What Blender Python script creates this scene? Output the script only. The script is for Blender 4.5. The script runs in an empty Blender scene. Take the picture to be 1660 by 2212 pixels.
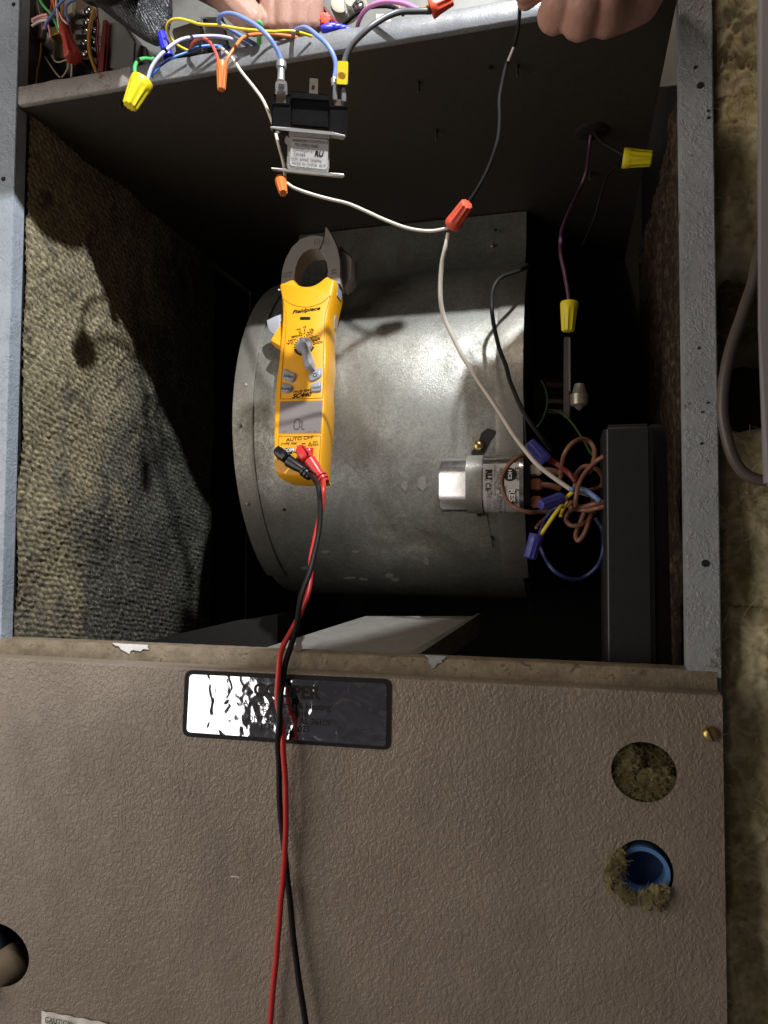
import bpy, bmesh, math, random
from mathutils import Vector, Matrix, noise
R = math.radians
random.seed(7)
scene = bpy.context.scene
col = scene.collection

# ------------------------------------------------------------------ camera
YAW, PITCH, ROLL, FPX = 0.24793, 0.04367, 0.00558, 1565.6     # picture measured as 1660 x 2212
CAM = Vector((0, -.6, 0))
_f = Vector((-math.sin(YAW)*math.cos(PITCH), math.cos(YAW)*math.cos(PITCH), math.sin(PITCH)))
_r0 = Vector((math.cos(YAW), math.sin(YAW), 0)); _u0 = _r0.cross(_f)
_r = _r0*math.cos(ROLL) + _u0*math.sin(ROLL); _u = -_r0*math.sin(ROLL) + _u0*math.cos(ROLL)
cd = bpy.data.cameras.new('camera'); cam = bpy.data.objects.new('camera', cd); col.objects.link(cam)
cd.sensor_fit = 'VERTICAL'; cd.sensor_height = 24; cd.lens = 24*FPX/2212
cd.clip_start = .01; cd.clip_end = 50
cam.matrix_world = Matrix(((_r.x, _u.x, -_f.x, CAM.x), (_r.y, _u.y, -_f.y, CAM.y), (_r.z, _u.z, -_f.z, CAM.z), (0, 0, 0, 1)))
cd.dof.use_dof = True; cd.dof.focus_distance = .68; cd.dof.aperture_fstop = cd.lens/2.2
scene.camera = cam

# ------------------------------------------------------------------ world, lamps, exposure
world = bpy.data.worlds.new('World'); scene.world = world; world.use_nodes = True
bg = world.node_tree.nodes['Background']
bg.inputs[0].default_value = (1, .87, .74, 1); bg.inputs[1].default_value = .045
scene.view_settings.view_transform = 'Standard'; scene.view_settings.look = 'None'
scene.view_settings.exposure = 0; scene.view_settings.gamma = 1
scene.cycles.max_bounces = 6; scene.cycles.use_denoising = True
scene.cycles.sample_clamp_indirect = 4

def lamp(name, kind, loc, target, energy, color, size, **kw):
    l = bpy.data.lights.new(name, kind); o = bpy.data.objects.new(name, l); col.objects.link(o)
    l.energy = energy; l.color = color
    if kind == 'AREA':
        l.shape = 'RECTANGLE'; l.size = size[0]; l.size_y = size[1]
    else:
        l.shadow_soft_size = size
    for k, v in kw.items(): setattr(l, k, v)
    o.location = loc
    o.rotation_euler = (Vector(target)-Vector(loc)).to_track_quat('-Z', 'Y').to_euler()
    return o
lamp('flashlight', 'SPOT', (.11, -.50, .91), (-.35, .14, .29), 66, (.95, .98, 1), .012, spot_size=R(42), spot_blend=.22)
lamp('work_light', 'AREA', (-2.2, -1.15, .03), (-1.9, 0, .05), 34, (1, .93, .84), (2.6, 1.6))
lamp('warm_fill', 'POINT', (-.12, -.80, 1.35), (0, 0, 0), 13, (1, .84, .68), .06)  # warm fill added in place of the room's ambient light

# ------------------------------------------------------------------ pixel -> place helpers
def ray(px, py):
    return (_f*FPX + _r*(px-830) + _u*(1106-py)).normalized()
def P(px, py, Y=0.0):
    d = ray(px, py); return CAM + d*((Y-CAM.y)/d.y)
def PX(px, py, X):
    d = ray(px, py); return CAM + d*((X-CAM.x)/d.x)
def PZ(px, py, Z):
    d = ray(px, py); return CAM + d*((Z-CAM.z)/d.z)
def PL(px, py, o, n):
    d = ray(px, py); return CAM + d*((o-CAM).dot(n)/d.dot(n))
CR = {'1': (0, 0, 1/3), '2': (432.3, 0, 1/3), '3': (951, 0, .4271), 'A': (0, 0, .2083), 'B': (276.7, 0, .2083), 'C': (622.5, 0, .2292),
      'D': (484.2, 484.2, .4167), 'E': (1003, 311.3, .297), 'G': (933.8, 933.8, .25), 'H': (899.2, 864.6, .3438),
      'M': (484.2, 466.9, .2083), 'N': (553.3, 743.6, .14856), 'L': (345.9, 1296.9, .3646), 'Z': (0, 0, 1), 'K': (0, 1902.2, .3646), 'Q': (1210.5, 1469.9, .2736)}
def cp(c, x, y):
    a, b, s = CR[c]; return a+x*s, b+y*s
def pts(c, seq, Y=None):
    out = []
    for q in seq:
        x, y = cp(c, q[0], q[1]); out.append(P(x, y, q[2] if len(q) > 2 else Y))
    return out
def px2(c, seq): return [cp(c, q[0], q[1]) for q in seq]

# ------------------------------------------------------------------ materials
def nt(name):
    m = bpy.data.materials.new(name); m.use_nodes = True
    t = m.node_tree; b = t.nodes['Principled BSDF']; return m, t, b
def N(t, kind, **kw):
    n = t.nodes.new(kind)
    for k, v in kw.items():
        if k.startswith('i_'):
            key = k[2:].replace('_', ' ')
            n.inputs[int(key) if key.isdigit() else key].default_value = v
        else: setattr(n, k, v)
    return n
def co(t, scale=(1, 1, 1), rot=(0, 0, 0)):
    c = t.nodes.new('ShaderNodeTexCoord'); mp = t.nodes.new('ShaderNodeMapping')
    mp.inputs['Scale'].default_value = scale; mp.inputs['Rotation'].default_value = rot
    t.links.new(c.outputs['Object'], mp.inputs[0]); return mp.outputs[0]
def nz(t, c, scale, detail=3, rough=.5, dist=0):
    n = N(t, 'ShaderNodeTexNoise'); n.inputs['Scale'].default_value = scale
    n.inputs['Detail'].default_value = detail; n.inputs['Roughness'].default_value = rough; n.inputs['Distortion'].default_value = dist
    t.links.new(c, n.inputs['Vector']); return n.outputs['Fac']
def ramp(t, fac, stops):
    r = N(t, 'ShaderNodeValToRGB'); e = r.color_ramp.elements
    while len(e) < len(stops): e.new(.5)
    for k, (p, c) in enumerate(stops):
        e[k].position = p; e[k].color = (c, c, c, 1) if isinstance(c, (int, float)) else (*c, 1)
    t.links.new(fac, r.inputs[0]); return r.outputs[0]
def mix(t, fac, a, b):
    m = N(t, 'ShaderNodeMix', data_type='RGBA')
    for s, v in ((0, fac), (6, a), (7, b)):
        if isinstance(v, bpy.types.NodeSocket): t.links.new(v, m.inputs[s])
        elif isinstance(v, (int, float)): m.inputs[s].default_value = v
        else: m.inputs[s].default_value = (*v, 1)
    return m.outputs[2]
def mth(t, op, a, b=0.0):
    m = N(t, 'ShaderNodeMath', operation=op)
    for s, v in ((0, a), (1, b)):
        if isinstance(v, bpy.types.NodeSocket): t.links.new(v, m.inputs[s])
        else: m.inputs[s].default_value = v
    return m.outputs[0]
def bump(t, b, h, strength, dist, prev=None):
    n = N(t, 'ShaderNodeBump'); n.inputs['Strength'].default_value = strength; n.inputs['Distance'].default_value = dist
    t.links.new(h, n.inputs['Height'])
    if prev: t.links.new(prev, n.inputs['Normal'])
    t.links.new(n.outputs[0], b.inputs['Normal']); return n.outputs[0]
def simple(name, c, rough=.45, metal=0, var=.12, bscale=600, bstr=.15, bd=.0003, spec=None):
    m, t, b = nt(name); v = co(t)
    f = nz(t, v, 90, 4, .6)
    t.links.new(mix(t, f, tuple(x*(1-var) for x in c), tuple(min(1, x*(1+var)) for x in c)), b.inputs['Base Color'])
    b.inputs['Metallic'].default_value = metal
    t.links.new(mth(t, 'ADD', mth(t, 'MULTIPLY', nz(t, v, 160, 3), .2), rough-.1), b.inputs['Roughness'])
    if spec is not None: b.inputs['Specular IOR Level'].default_value = spec
    if bstr: bump(t, b, nz(t, v, bscale, 3), bstr, bd)
    return m
def painted(name, c, scale=230, strength=.7, rough=.38, worn=None, stretch=(1, 1, 1), rust=0, dist=.0012):
    """embossed, painted or plated sheet metal"""
    m, t, b = nt(name); v = co(t, stretch)
    n1 = nz(t, v, scale, 2, .5, .6); n2 = nz(t, v, scale*.47, 2, .5, .8)
    r1 = mth(t, 'ABSOLUTE', mth(t, 'SUBTRACT', n1, .5)); h = ramp(t, r1, [(0, 1), (.07, .35), (.22, 0)])
    msk = ramp(t, nz(t, v, scale*.2, 3, .6), [(.40, .15), (.58, 1)])
    h2 = mth(t, 'ADD', mth(t, 'MULTIPLY', mth(t, 'MULTIPLY', h, msk), .7), mth(t, 'MULTIPLY', n2, 1.3))
    bump(t, b, h2, strength, dist)
    vc = co(t); base = mix(t, ramp(t, nz(t, vc, 14, 4, .6), [(.35, 0), (.7, 1)]), tuple(x*.86 for x in c), tuple(x*1.1 for x in c))
    fine = ramp(t, nz(t, vc, 420, 3, .7), [(.62, 0), (.74, 1)]); base = mix(t, mth(t, 'MULTIPLY', fine, .18), base, tuple(min(1, x*1.5) for x in c))
    if worn:
        w = ramp(t, nz(t, vc, 60, 6, .65), [(.60, 0), (.66, 1)]); base = mix(t, w, base, worn)
    if rust:
        w = ramp(t, nz(t, vc, 95, 6, .7, .4), [(.58-rust, 0), (.70-rust, 1)]); base = mix(t, w, base, (.09, .035, .015))
    t.links.new(base, b.inputs['Base Color'])
    t.links.new(mth(t, 'ADD', mth(t, 'MULTIPLY', n2, .25), rough-.1), b.inputs['Roughness'])
    return m
def galv(name, c=(.42, .41, .37), metal=.75, rough=.42, dirt=.5, spk=1.0):
    m, t, b = nt(name); v = co(t)
    cells = N(t, 'ShaderNodeTexVoronoi', i_Scale=210.0); t.links.new(v, cells.inputs['Vector'])
    vsp = N(t, 'ShaderNodeSeparateColor'); t.links.new(cells.outputs['Color'], vsp.inputs[0])
    sp = mth(t, 'ADD', mth(t, 'MULTIPLY', ramp(t, nz(t, v, 380, 3, .8), [(.44, 0), (.60, 1)]), .65), mth(t, 'MULTIPLY', vsp.outputs[0], .35))
    f = mth(t, 'ADD', mth(t, 'MULTIPLY', sp, .5*spk), mth(t, 'MULTIPLY', nz(t, v, 9, 4, .6), .6))
    base = mix(t, f, tuple(x*.55 for x in c), tuple(min(1, x*1.35) for x in c))
    d = ramp(t, nz(t, co(t, (1, 1, .55)), 16, 6, .65, .5), [(.42, 0), (.72, 1)])
    base = mix(t, mth(t, 'MULTIPLY', d, dirt), base, (.10, .085, .06))
    scr = ramp(t, nz(t, co(t, (.35, 1, 2.6)), 75, 6, .75), [(.62, 0), (.72, 1)])
    base = mix(t, mth(t, 'MULTIPLY', scr, .35), base, (.75, .74, .7))
    t.links.new(base, b.inputs['Base Color']); b.inputs['Metallic'].default_value = metal
    t.links.new(mth(t, 'ADD', mth(t, 'MULTIPLY', sp, -.14), mth(t, 'ADD', mth(t, 'MULTIPLY', d, .2), rough)), b.inputs['Roughness'])
    p = bump(t, b, nz(t, v, 620, 3, .7), .35*spk, .0006)
    bump(t, b, nz(t, v, 12, 2), .5, .004, p)
    return m
def fibre(name, a, c, scale=45):
    m, t, b = nt(name); v = co(t)
    f = ramp(t, nz(t, v, scale, 7, .65, .8), [(.3, 0), (.7, 1)])
    base = mix(t, f, a, c); g = ramp(t, nz(t, v, 18, 4, .6), [(.55, 0), (.72, 1)])
    base = mix(t, mth(t, 'MULTIPLY', g, .3), base, tuple(x*.6 for x in a))
    t.links.new(base, b.inputs['Base Color']); b.inputs['Roughness'].default_value = .9
    b.inputs['Specular IOR Level'].default_value = .25
    p = bump(t, b, nz(t, co(t, (1, 1, 2.2), (0, .5, 0)), 380, 6, .8, 2.5), .55, .0018)
    b.inputs['Sheen Weight'].default_value = .3; b.inputs['Subsurface Weight'].default_value = .2; b.inputs['Subsurface Scale'].default_value = .01; return m
def skin(name, c=(.62, .38, .29)):
    m, t, b = nt(name); v = co(t)
    f = nz(t, v, 45, 4, .6)
    base = mix(t, f, (c[0]*.9, c[1]*.78, c[2]*.76), (min(1, c[0]*1.1), c[1]*1.12, c[2]*1.12))
    t.links.new(base, b.inputs['Base Color']); b.inputs['Roughness'].default_value = .5
    b.inputs['Subsurface Weight'].default_value = .25; b.inputs['Subsurface Radius'].default_value = (.006, .002, .001); b.inputs['Subsurface Scale'].default_value = .6
    w = nz(t, co(t, (3.2, 1, .7)), 110, 4, .6, 1.2); p = bump(t, b, ramp(t, mth(t, 'ABSOLUTE', mth(t, 'SUBTRACT', w, .5)), [(0, 0), (.05, 1)]), .35, .0008)
    bump(t, b, nz(t, v, 900, 2), .25, .0003, p); return m

M = {}
def doorpaint():
    m, t, b = nt('taupe_embossed_paint'); v = co(t, (1, 1, .8), (0, .35, 0)); vc = co(t)
    a = ramp(t, nz(t, v, 255, 1.5, .45, 1.1), [(.40, 0), (.60, 1)])
    r1 = mth(t, 'ABSOLUTE', mth(t, 'SUBTRACT', nz(t, v, 185, 2, .5, .8), .5)); r1 = ramp(t, r1, [(0, 1), (.05, .4), (.13, 0)])
    msk = ramp(t, nz(t, vc, 30, 3, .6), [(.38, .25), (.62, 1)])
    h = mth(t, 'ADD', mth(t, 'MULTIPLY', a, .55), mth(t, 'MULTIPLY', mth(t, 'MULTIPLY', r1, msk), .38))
    p = bump(t, b, h, .62, .0010); bump(t, b, nz(t, vc, 1100, 2, .6), .10, .0003, p)
    base = mix(t, ramp(t, nz(t, vc, 9, 5, .65), [(.32, 0), (.7, 1)]), (.225, .178, .138), (.305, .248, .200))
    sp = ramp(t, nz(t, vc, 75, 6, .75), [(.66, 0), (.74, 1)]); base = mix(t, mth(t, 'MULTIPLY', sp, .45), base, (.11, .075, .05))
    lt = ramp(t, nz(t, vc, 900, 2, .6), [(.68, 0), (.74, 1)]); base = mix(t, mth(t, 'MULTIPLY', lt, .35), base, (.45, .42, .38))
    rub = ramp(t, nz(t, co(t, (1.0, 1, 7), (0, .5, 0)), 26, 5, .7), [(.69, 0), (.72, 1)]); base = mix(t, mth(t, 'MULTIPLY', rub, .30), base, (.42, .37, .32))
    smr = ramp(t, nz(t, co(t, (1.6, 1, .7)), 6, 5, .6, .6), [(.50, 0), (.72, 1)]); base = mix(t, mth(t, 'MULTIPLY', smr, .35), base, (.13, .10, .08))
    t.links.new(base, b.inputs['Base Color']); t.links.new(mth(t, 'ADD', mth(t, 'MULTIPLY', nz(t, vc, 40, 4), .22), mth(t, 'ADD', .27, mth(t, 'MULTIPLY', smr, .15))), b.inputs['Roughness']); return m
M['door'] = doorpaint()
M['post'] = painted('grey_embossed_post', (.36, .37, .38), 240, .7, .36, worn=(.17, .14, .11), dist=.001)
M['postl'] = painted('cool_lit_post', (.34, .38, .44), 240, .7, .36, dist=.001)  # blue-white light on the left post mixed into its grey
M['flange'] = galv('galvanised_flange', (.235, .245, .26), .25, .42, .35)
M['flangeshade'] = painted('shaded_rusty_flange', (.30, .27, .245), 300, .4, .5, rust=.02)  # browner, rust-flecked flange copy; the arm's cast shadow is in its colour
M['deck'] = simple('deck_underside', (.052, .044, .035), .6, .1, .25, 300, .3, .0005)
M['drum'] = galv('galvanised_drum', (.36, .362, .335), .65, .43, .75, 1.5)
M['drumrim'] = galv('galvanised_rim', (.34, .33, .30), .6, .42, .6)
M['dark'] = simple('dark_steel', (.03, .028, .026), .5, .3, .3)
M['void'] = simple('void_shade_black', (.010, .009, .008), .8, 0, .3)  # near-black stands in for the dark of holes, gaps and deep interior
M['box'] = simple('black_painted_box', (.026, .026, .028), .33, .2, .15, 900, .12)
def sillmat():
    m, t, b = nt('worn_tan_sill'); v = co(t); vs_ = co(t, (.8, 1, 1.0))
    base = mix(t, ramp(t, nz(t, vs_, 60, 5, .7), [(.35, 0), (.65, 1)]), (.15, .112, .07), (.29, .235, .165))
    st_ = ramp(t, nz(t, vs_, 120, 6, .75, .6), [(.57, 0), (.64, 1)]); base = mix(t, mth(t, 'MULTIPLY', st_, .8), base, (.075, .045, .022))
    c = t.nodes.new('ShaderNodeTexCoord'); sep = N(t, 'ShaderNodeSeparateXYZ'); t.links.new(c.outputs['Object'], sep.inputs[0])
    zz = mth(t, 'ADD', mth(t, 'MULTIPLY', sep.outputs[2], -55.0), mth(t, 'MULTIPLY', nz(t, vs_, 170, 5, .8), 1.0))
    cr = ramp(t, mth(t, 'ADD', zz, mth(t, 'MULTIPLY', mth(t, 'SUBTRACT', nz(t, vs_, 38, 4, .6), .5), 1.4)), [(1.0, 0), (1.35, 1)]); cc_ = mix(t, ramp(t, nz(t, v, 420, 4, .8), [(.42, 0), (.6, 1)]), (.11, .07, .03), (.42, .36, .22))
    base = mix(t, mth(t, 'MULTIPLY', cr, .85), base, cc_)
    t.links.new(base, b.inputs['Base Color']); b.inputs['Roughness'].default_value = .6
    p = bump(t, b, nz(t, v, 260, 5, .75), .6, .0015); return m
M['sill'] = sillmat()
M['bare'] = simple('bare_metal', (.5, .5, .52), .35, .7, .2, 400, .3)
M['chrome'] = simple('bright_steel', (.68, .66, .64), .22, .95, .1, 500, .15)
M['can'] = simple('aluminium_can', (.62, .60, .60), .24, .95, .08, 120, .1, .0006)
M['copper'] = simple('tinned_copper', (.50, .40, .34), .32, .85, .1)
M['brass'] = simple('brass', (.55, .40, .14), .3, .9, .2)
M['coil'] = simple('zinc_plated_steel', (.60, .59, .57), .36, .55, .12, 500, .15)
M['strap'] = galv('dull_strap', (.33, .32, .28), .5, .5, .4)
M['panel'] = simple('pale_floor_panel', (.26, .25, .225), .5, .15, .35, 60, .2, .001)
M['board'] = simple('grey_back_panel', (.20, .20, .19), .5, .3, .2, 60, .2)
M['yellow'] = simple('yellow_plastic', (.86, .40, .012), .42, 0, .03, 1400, .12, .0002)
M['grey'] = simple('grey_plastic', (.34, .35, .39), .42, 0, .04, 1200, .1, .0002)
M['clampgrey'] = simple('warm_grey_plastic', (.30, .275, .255), .45, 0, .05, 1200, .1, .0002)
M['ink'] = simple('black_ink', (.016, .013, .010), .5, 0, .05, 500, 0)
M['faint'] = simple('faded_ink', (.16, .145, .14), .5, 0, .05, 500, 0)
M['lcd'] = simple('lcd_glass', (.235, .205, .20), .16, 0, .05, 500, 0)
M['seg'] = simple('lcd_segment', (.10, .085, .085), .3, 0, .05, 500, 0)
M['white'] = simple('white_print', (.75, .73, .70), .5, 0, .05, 500, 0)
M['red'] = simple('red_plastic', (.62, .035, .035), .36, 0, .06, 500, .1)
M['redw'] = simple('red_cable', (.60, .035, .03), .42, 0, .06, 400, .1)
M['blk'] = simple('black_plastic', (.010, .010, .011), .3, 0, .1, 500, .1)
M['blkw'] = simple('black_cable', (.012, .012, .012), .55, 0, .1, 400, .1, spec=.2)
M['rednut'] = simple('red_nut_plastic', (.72, .085, .04), .45, 0, .08, 900, .2)
M['deepred'] = simple('dull_red_plastic', (.36, .035, .02), .5, 0, .08, 900, .2)
M['orangenut'] = simple('orange_nut_plastic', (.66, .17, .035), .45, 0, .08, 900, .2)
M['yelnut'] = simple('lemon_nut_plastic', (.80, .66, .02), .42, 0, .08, 900, .2)
M['bluenut'] = simple('navy_nut_plastic', (.045, .045, .26), .42, 0, .08, 900, .2)
M['bluebr'] = simple('bright_blue_plastic', (.03, .03, .55), .4, 0, .08, 900, .2)
for k, c in dict(wblue=(.17, .26, .62), wlav=(.48, .48, .72), wblu2=(.05, .17, .55), wyel=(.75, .56, .03), wred=(.62, .10, .08), worg=(.70, .20, .05),
                 wwht=(.66, .60, .52), wgry=(.10, .10, .11), wpnk=(.58, .22, .48), wpur=(.085, .03, .07), wbrn=(.20, .085, .05), wgrn=(.08, .42, .12),
                 wdgn=(.05, .10, .03), wnav=(.02, .03, .12), wamb=(.42, .20, .03), wmar=(.16, .02, .02), wcrm=(.5, .42, .28), wsal=(.70, .33, .30), wcab=(.10, .078, .068), wlbl=(.14, .24, .48)).items():
    M[k] = simple('insulation_'+k[1:], c, .40, 0, .10, 350, .15)
M['stud'] = simple('pale_grey_frame', (.27, .24, .245), .6, 0, .08, 90, .2)
M['fibre'] = fibre('yellow_fibreglass', (.60, .49, .24), (.90, .82, .56))
M['fibre2'] = fibre('dark_olive_fibreglass', (.13, .10, .035), (.26, .21, .08), 60)  # olive for the wads; on the batt tuft the darkness is painted shade
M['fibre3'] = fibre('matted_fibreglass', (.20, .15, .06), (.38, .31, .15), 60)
M['room'] = simple('dark_room_wall', (.03, .022, .016), .9, 0, .3, 40, .4, .002)
M['skin'] = skin('skin', (.42, .25, .19)); M['skin2'] = skin('skin_shaded', (.50, .28, .21))
M['nail'] = simple('nail', (.66, .42, .36), .3, 0, .03, 500, 0)
M['label'] = simple('silver_label', (.66, .65, .65), .38, .2, .05, 400, .05)
M['paper'] = simple('label_paper', (.52, .49, .48), .5, 0, .05, 400, .05)
M['tan'] = simple('tan_phenolic', (.30, .24, .17), .55, 0, .15)
M['cream'] = simple('cream_ceramic', (.60, .55, .44), .45, 0, .1)
M['bluepipe'] = simple('blue_pipe', (.12, .28, .60), .35, 0, .06, 200, .1)
M['cuff'] = None
def glove():
    m, t, b = nt('black_knit_glove'); v = co(t, (1, 1, 1), (0, .5, 0))
    b.inputs['Base Color'].default_value = (.02, .02, .023, 1); b.inputs['Roughness'].default_value = .42
    w = N(t, 'ShaderNodeTexWave', i_Scale=130.0, i_Distortion=5.0, i_Detail=3.0); t.links.new(v, w.inputs['Vector'])
    p = bump(t, b, w.outputs['Fac'], .5, .0015); bump(t, b, nz(t, v, 70, 4, .6), .8, .006, p); return m
M['glove'] = glove()
def liner():
    m, t, b = nt('grimy_woven_liner'); v = co(t)
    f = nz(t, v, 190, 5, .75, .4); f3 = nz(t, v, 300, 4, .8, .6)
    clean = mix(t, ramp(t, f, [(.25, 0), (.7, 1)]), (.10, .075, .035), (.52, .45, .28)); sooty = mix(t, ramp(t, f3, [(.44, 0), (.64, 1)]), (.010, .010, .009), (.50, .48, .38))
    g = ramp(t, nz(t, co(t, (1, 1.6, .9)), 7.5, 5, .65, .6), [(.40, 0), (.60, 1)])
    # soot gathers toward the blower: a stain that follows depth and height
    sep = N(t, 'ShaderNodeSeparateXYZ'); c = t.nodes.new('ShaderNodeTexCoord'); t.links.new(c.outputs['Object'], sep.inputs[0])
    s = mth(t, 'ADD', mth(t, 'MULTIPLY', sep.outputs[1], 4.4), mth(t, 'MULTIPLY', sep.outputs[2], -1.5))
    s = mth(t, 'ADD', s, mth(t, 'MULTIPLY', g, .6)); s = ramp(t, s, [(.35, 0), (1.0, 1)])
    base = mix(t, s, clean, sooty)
    dk = ramp(t, nz(t, v, 30, 6, .7), [(.54, 0), (.66, 1)]); base = mix(t, mth(t, 'MULTIPLY', dk, .8), base, (.03, .03, .03))
    sk_ = mth(t, 'ADD', nz(t, v, 300, 4, .7), mth(t, 'MULTIPLY', s, .10)); spk = ramp(t, sk_, [(.56, 0), (.66, 1)]); base = mix(t, mth(t, 'MULTIPLY', spk, .85), base, (.03, .028, .025))
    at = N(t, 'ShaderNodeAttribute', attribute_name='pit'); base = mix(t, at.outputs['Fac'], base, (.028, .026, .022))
    t.links.new(base, b.inputs['Base Color']); b.inputs['Roughness'].default_value = .75
    bump(t, b, nz(t, v, 480, 4, .7), .7, .0016); return m
M['liner'] = liner()
def liner_r():
    m, t, b = nt('brown_liner'); v = co(t)
    base = mix(t, ramp(t, nz(t, v, 90, 6, .7), [(.48, 0), (.75, 1)]), (.035, .021, .012), (.24, .155, .09))  # mottled from near-black brown to tan
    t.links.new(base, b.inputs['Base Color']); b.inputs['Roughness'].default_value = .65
    bump(t, b, nz(t, v, 200, 5, .7), .9, .004); return m
M['linerr'] = liner_r()
def mirror():
    m, t, b = nt('mirror_foil'); v = co(t)
    b.inputs['Base Color'].default_value = (.74, .76, .84, 1); b.inputs['Metallic'].default_value = 1
    t.links.new(mth(t, 'ADD', mth(t, 'MULTIPLY', nz(t, v, 60, 4), .12), .0), b.inputs['Roughness'])
    p = bump(t, b, nz(t, v, 62, 1.2, .4, .9), .30, .0026); bump(t, b, nz(t, v, 210, 2, .5), .05, .001, p); return m
M['mirror'] = mirror()

# ------------------------------------------------------------------ object helpers
def _ploc(p):
    v = Vector((0, 0, 0))
    while p is not None: v += p.location; p = p.parent
    return v
def link(name, me, m, parent=None, smooth=False, loc=None):
    base = _ploc(parent) + (loc or Vector())
    me.transform(Matrix.Translation(-base))
    if m is not None: me.materials.append(m)
    if smooth: me.polygons.foreach_set('use_smooth', [True]*len(me.polygons))
    o = bpy.data.objects.new(name, me); col.objects.link(o); o.parent = parent
    if loc: o.location = loc
    return o
def obj(name, bm, m, parent=None, smooth=False, loc=None):
    bmesh.ops.recalc_face_normals(bm, faces=bm.faces[:])
    me = bpy.data.meshes.new(name); bm.to_mesh(me); bm.free(); return link(name, me, m, parent, smooth, loc)
def thing(name, loc, label, cat, group=None):
    o = bpy.data.objects.new(name, None); col.objects.link(o); o.location = loc; o.empty_display_size = .01
    o['label'] = label; o['category'] = cat
    if group: o['group'] = group
    return o
def tag(o, label, cat, group=None):
    o['label'] = label; o['category'] = cat
    if group: o['group'] = group
    return o
def auto_smooth(o, ang=35):
    me = o.data; me.polygons.foreach_set('use_smooth', [True]*len(me.polygons)); me.set_sharp_from_angle(angle=R(ang)); return o
def box(bm, lo, hi):
    vs = [bm.verts.new((x, y, z)) for x in (lo[0], hi[0]) for y in (lo[1], hi[1]) for z in (lo[2], hi[2])]
    for f in ((0, 1, 3, 2), (4, 6, 7, 5), (0, 4, 5, 1), (2, 3, 7, 6), (0, 2, 6, 4), (1, 5, 7, 3)): bm.faces.new([vs[i] for i in f])
    return bm
def bev(bm, w, seg=2):
    bmesh.ops.bevel(bm, geom=bm.edges[:], offset=w, segments=seg, affect='EDGES', clamp_overlap=True); return bm
def catmull(p, n):
    q = [p[0]*2-p[1]]+list(p)+[p[-1]*2-p[-2]]; out = []
    for i in range(1, len(q)-2):
        a, b, c, d = q[i-1:i+3]
        for k in range(n):
            t = k/n; out.append(.5*((2*b)+(c-a)*t+(2*a-5*b+4*c-d)*t*t+(3*b-a-3*c+d)*t**3))
    out.append(p[-1]); return out
def tube_bm(points, r, seg=10, n=6, bm=None, straight=False, waver=0):
    bm = bm or bmesh.new(); c = list(points) if straight else catmull(points, n)
    if waver: c = [p+Vector((noise.noise(p*38+Vector((waver, 0, 0))), noise.noise(p*38+Vector((0, 5, waver))), noise.noise(p*38+Vector((waver, 9, 2)))))*.0013*math.sin(math.pi*i/(len(c)-1)) for i, p in enumerate(c)]
    rr = r if callable(r) else (lambda t: r)
    t = (c[1]-c[0]).normalized(); a = t.orthogonal().normalized(); rings = []
    for i, p in enumerate(c):
        tn = (c[min(i+1, len(c)-1)]-c[max(i-1, 0)]).normalized()
        a = (a-tn*a.dot(tn)).normalized(); b = tn.cross(a); q = rr(i/(len(c)-1))
        rings.append([bm.verts.new(p+(a*math.cos(2*math.pi*k/seg)+b*math.sin(2*math.pi*k/seg))*q) for k in range(seg)])
    for u, v in zip(rings, rings[1:]):
        for k in range(seg): bm.faces.new((u[k], u[(k+1) % seg], v[(k+1) % seg], v[k]))
    bm.faces.new(rings[0][::-1]); bm.faces.new(rings[-1]); return bm
def wire(name, points, r, m, label, cat='wire', group=None, parent=None):
    loc = points[0].copy() if parent is None else None
    o = obj(name, tube_bm(points, r, waver=1+len(points)), M[m], parent, True, loc)
    if label: tag(o, label, cat, group)
    return o
def lathe(bm, a, b, prof, seg=20, caps=True):
    """prof: (t along a->b, radius)"""
    ax = (b-a); n = ax.normalized(); u = n.orthogonal().normalized(); v = n.cross(u); rings = []
    for t, r in prof: rings.append([bm.verts.new(a+ax*t+(u*math.cos(2*math.pi*k/seg)+v*math.sin(2*math.pi*k/seg))*max(r, 1e-5)) for k in range(seg)])
    for x, y in zip(rings, rings[1:]):
        for k in range(seg): bm.faces.new((x[k], x[(k+1) % seg], y[(k+1) % seg], y[k]))
    if caps: bm.faces.new(rings[0][::-1]); bm.faces.new(rings[-1])
    return bm
def nut(a, b, r0, r1, m, label, flutes=9, group='twist-on wire connectors'):
    """twist-on connector: open skirt at a, closed fluted end at b"""
    bm = bmesh.new(); ax = b-a; n = ax.normalized(); u = n.orthogonal().normalized(); v = n.cross(u); seg = flutes*6; rings = []
    prof = [(.10, r0*.72, 0), (0, r0*.78, 0), (0, r0*.96, 0), (.03, r0, 0), (.20, r0*.985, 0), (.27, r0*.95, .03), (.34, r0*.93, .10), (.95, r1*1.02, .16), (.985, r1*.95, .16), (1, r1*.80, .14), (1, r1*.3, 0)]
    for t, r, d in prof:
        ring = []
        for k in range(seg):
            a0 = 2*math.pi*k/seg; c = math.cos(a0*flutes); s = (max(0, c)**.6)
            q = r*(1-d*(1-s)); ring.append(bm.verts.new(a+ax*t+(u*math.cos(a0)+v*math.sin(a0))*q))
        rings.append(ring)
    for x, y in zip(rings, rings[1:]):
        for k in range(seg): bm.faces.new((x[k], x[(k+1) % seg], y[(k+1) % seg], y[k]))
    bm.faces.new(rings[0][::-1]); bm.faces.new(rings[-1])
    o = obj('wire_nut', bm, M[m], None, False, a.copy()); auto_smooth(o, 40); return tag(o, label, 'wire nut', group)
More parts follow.
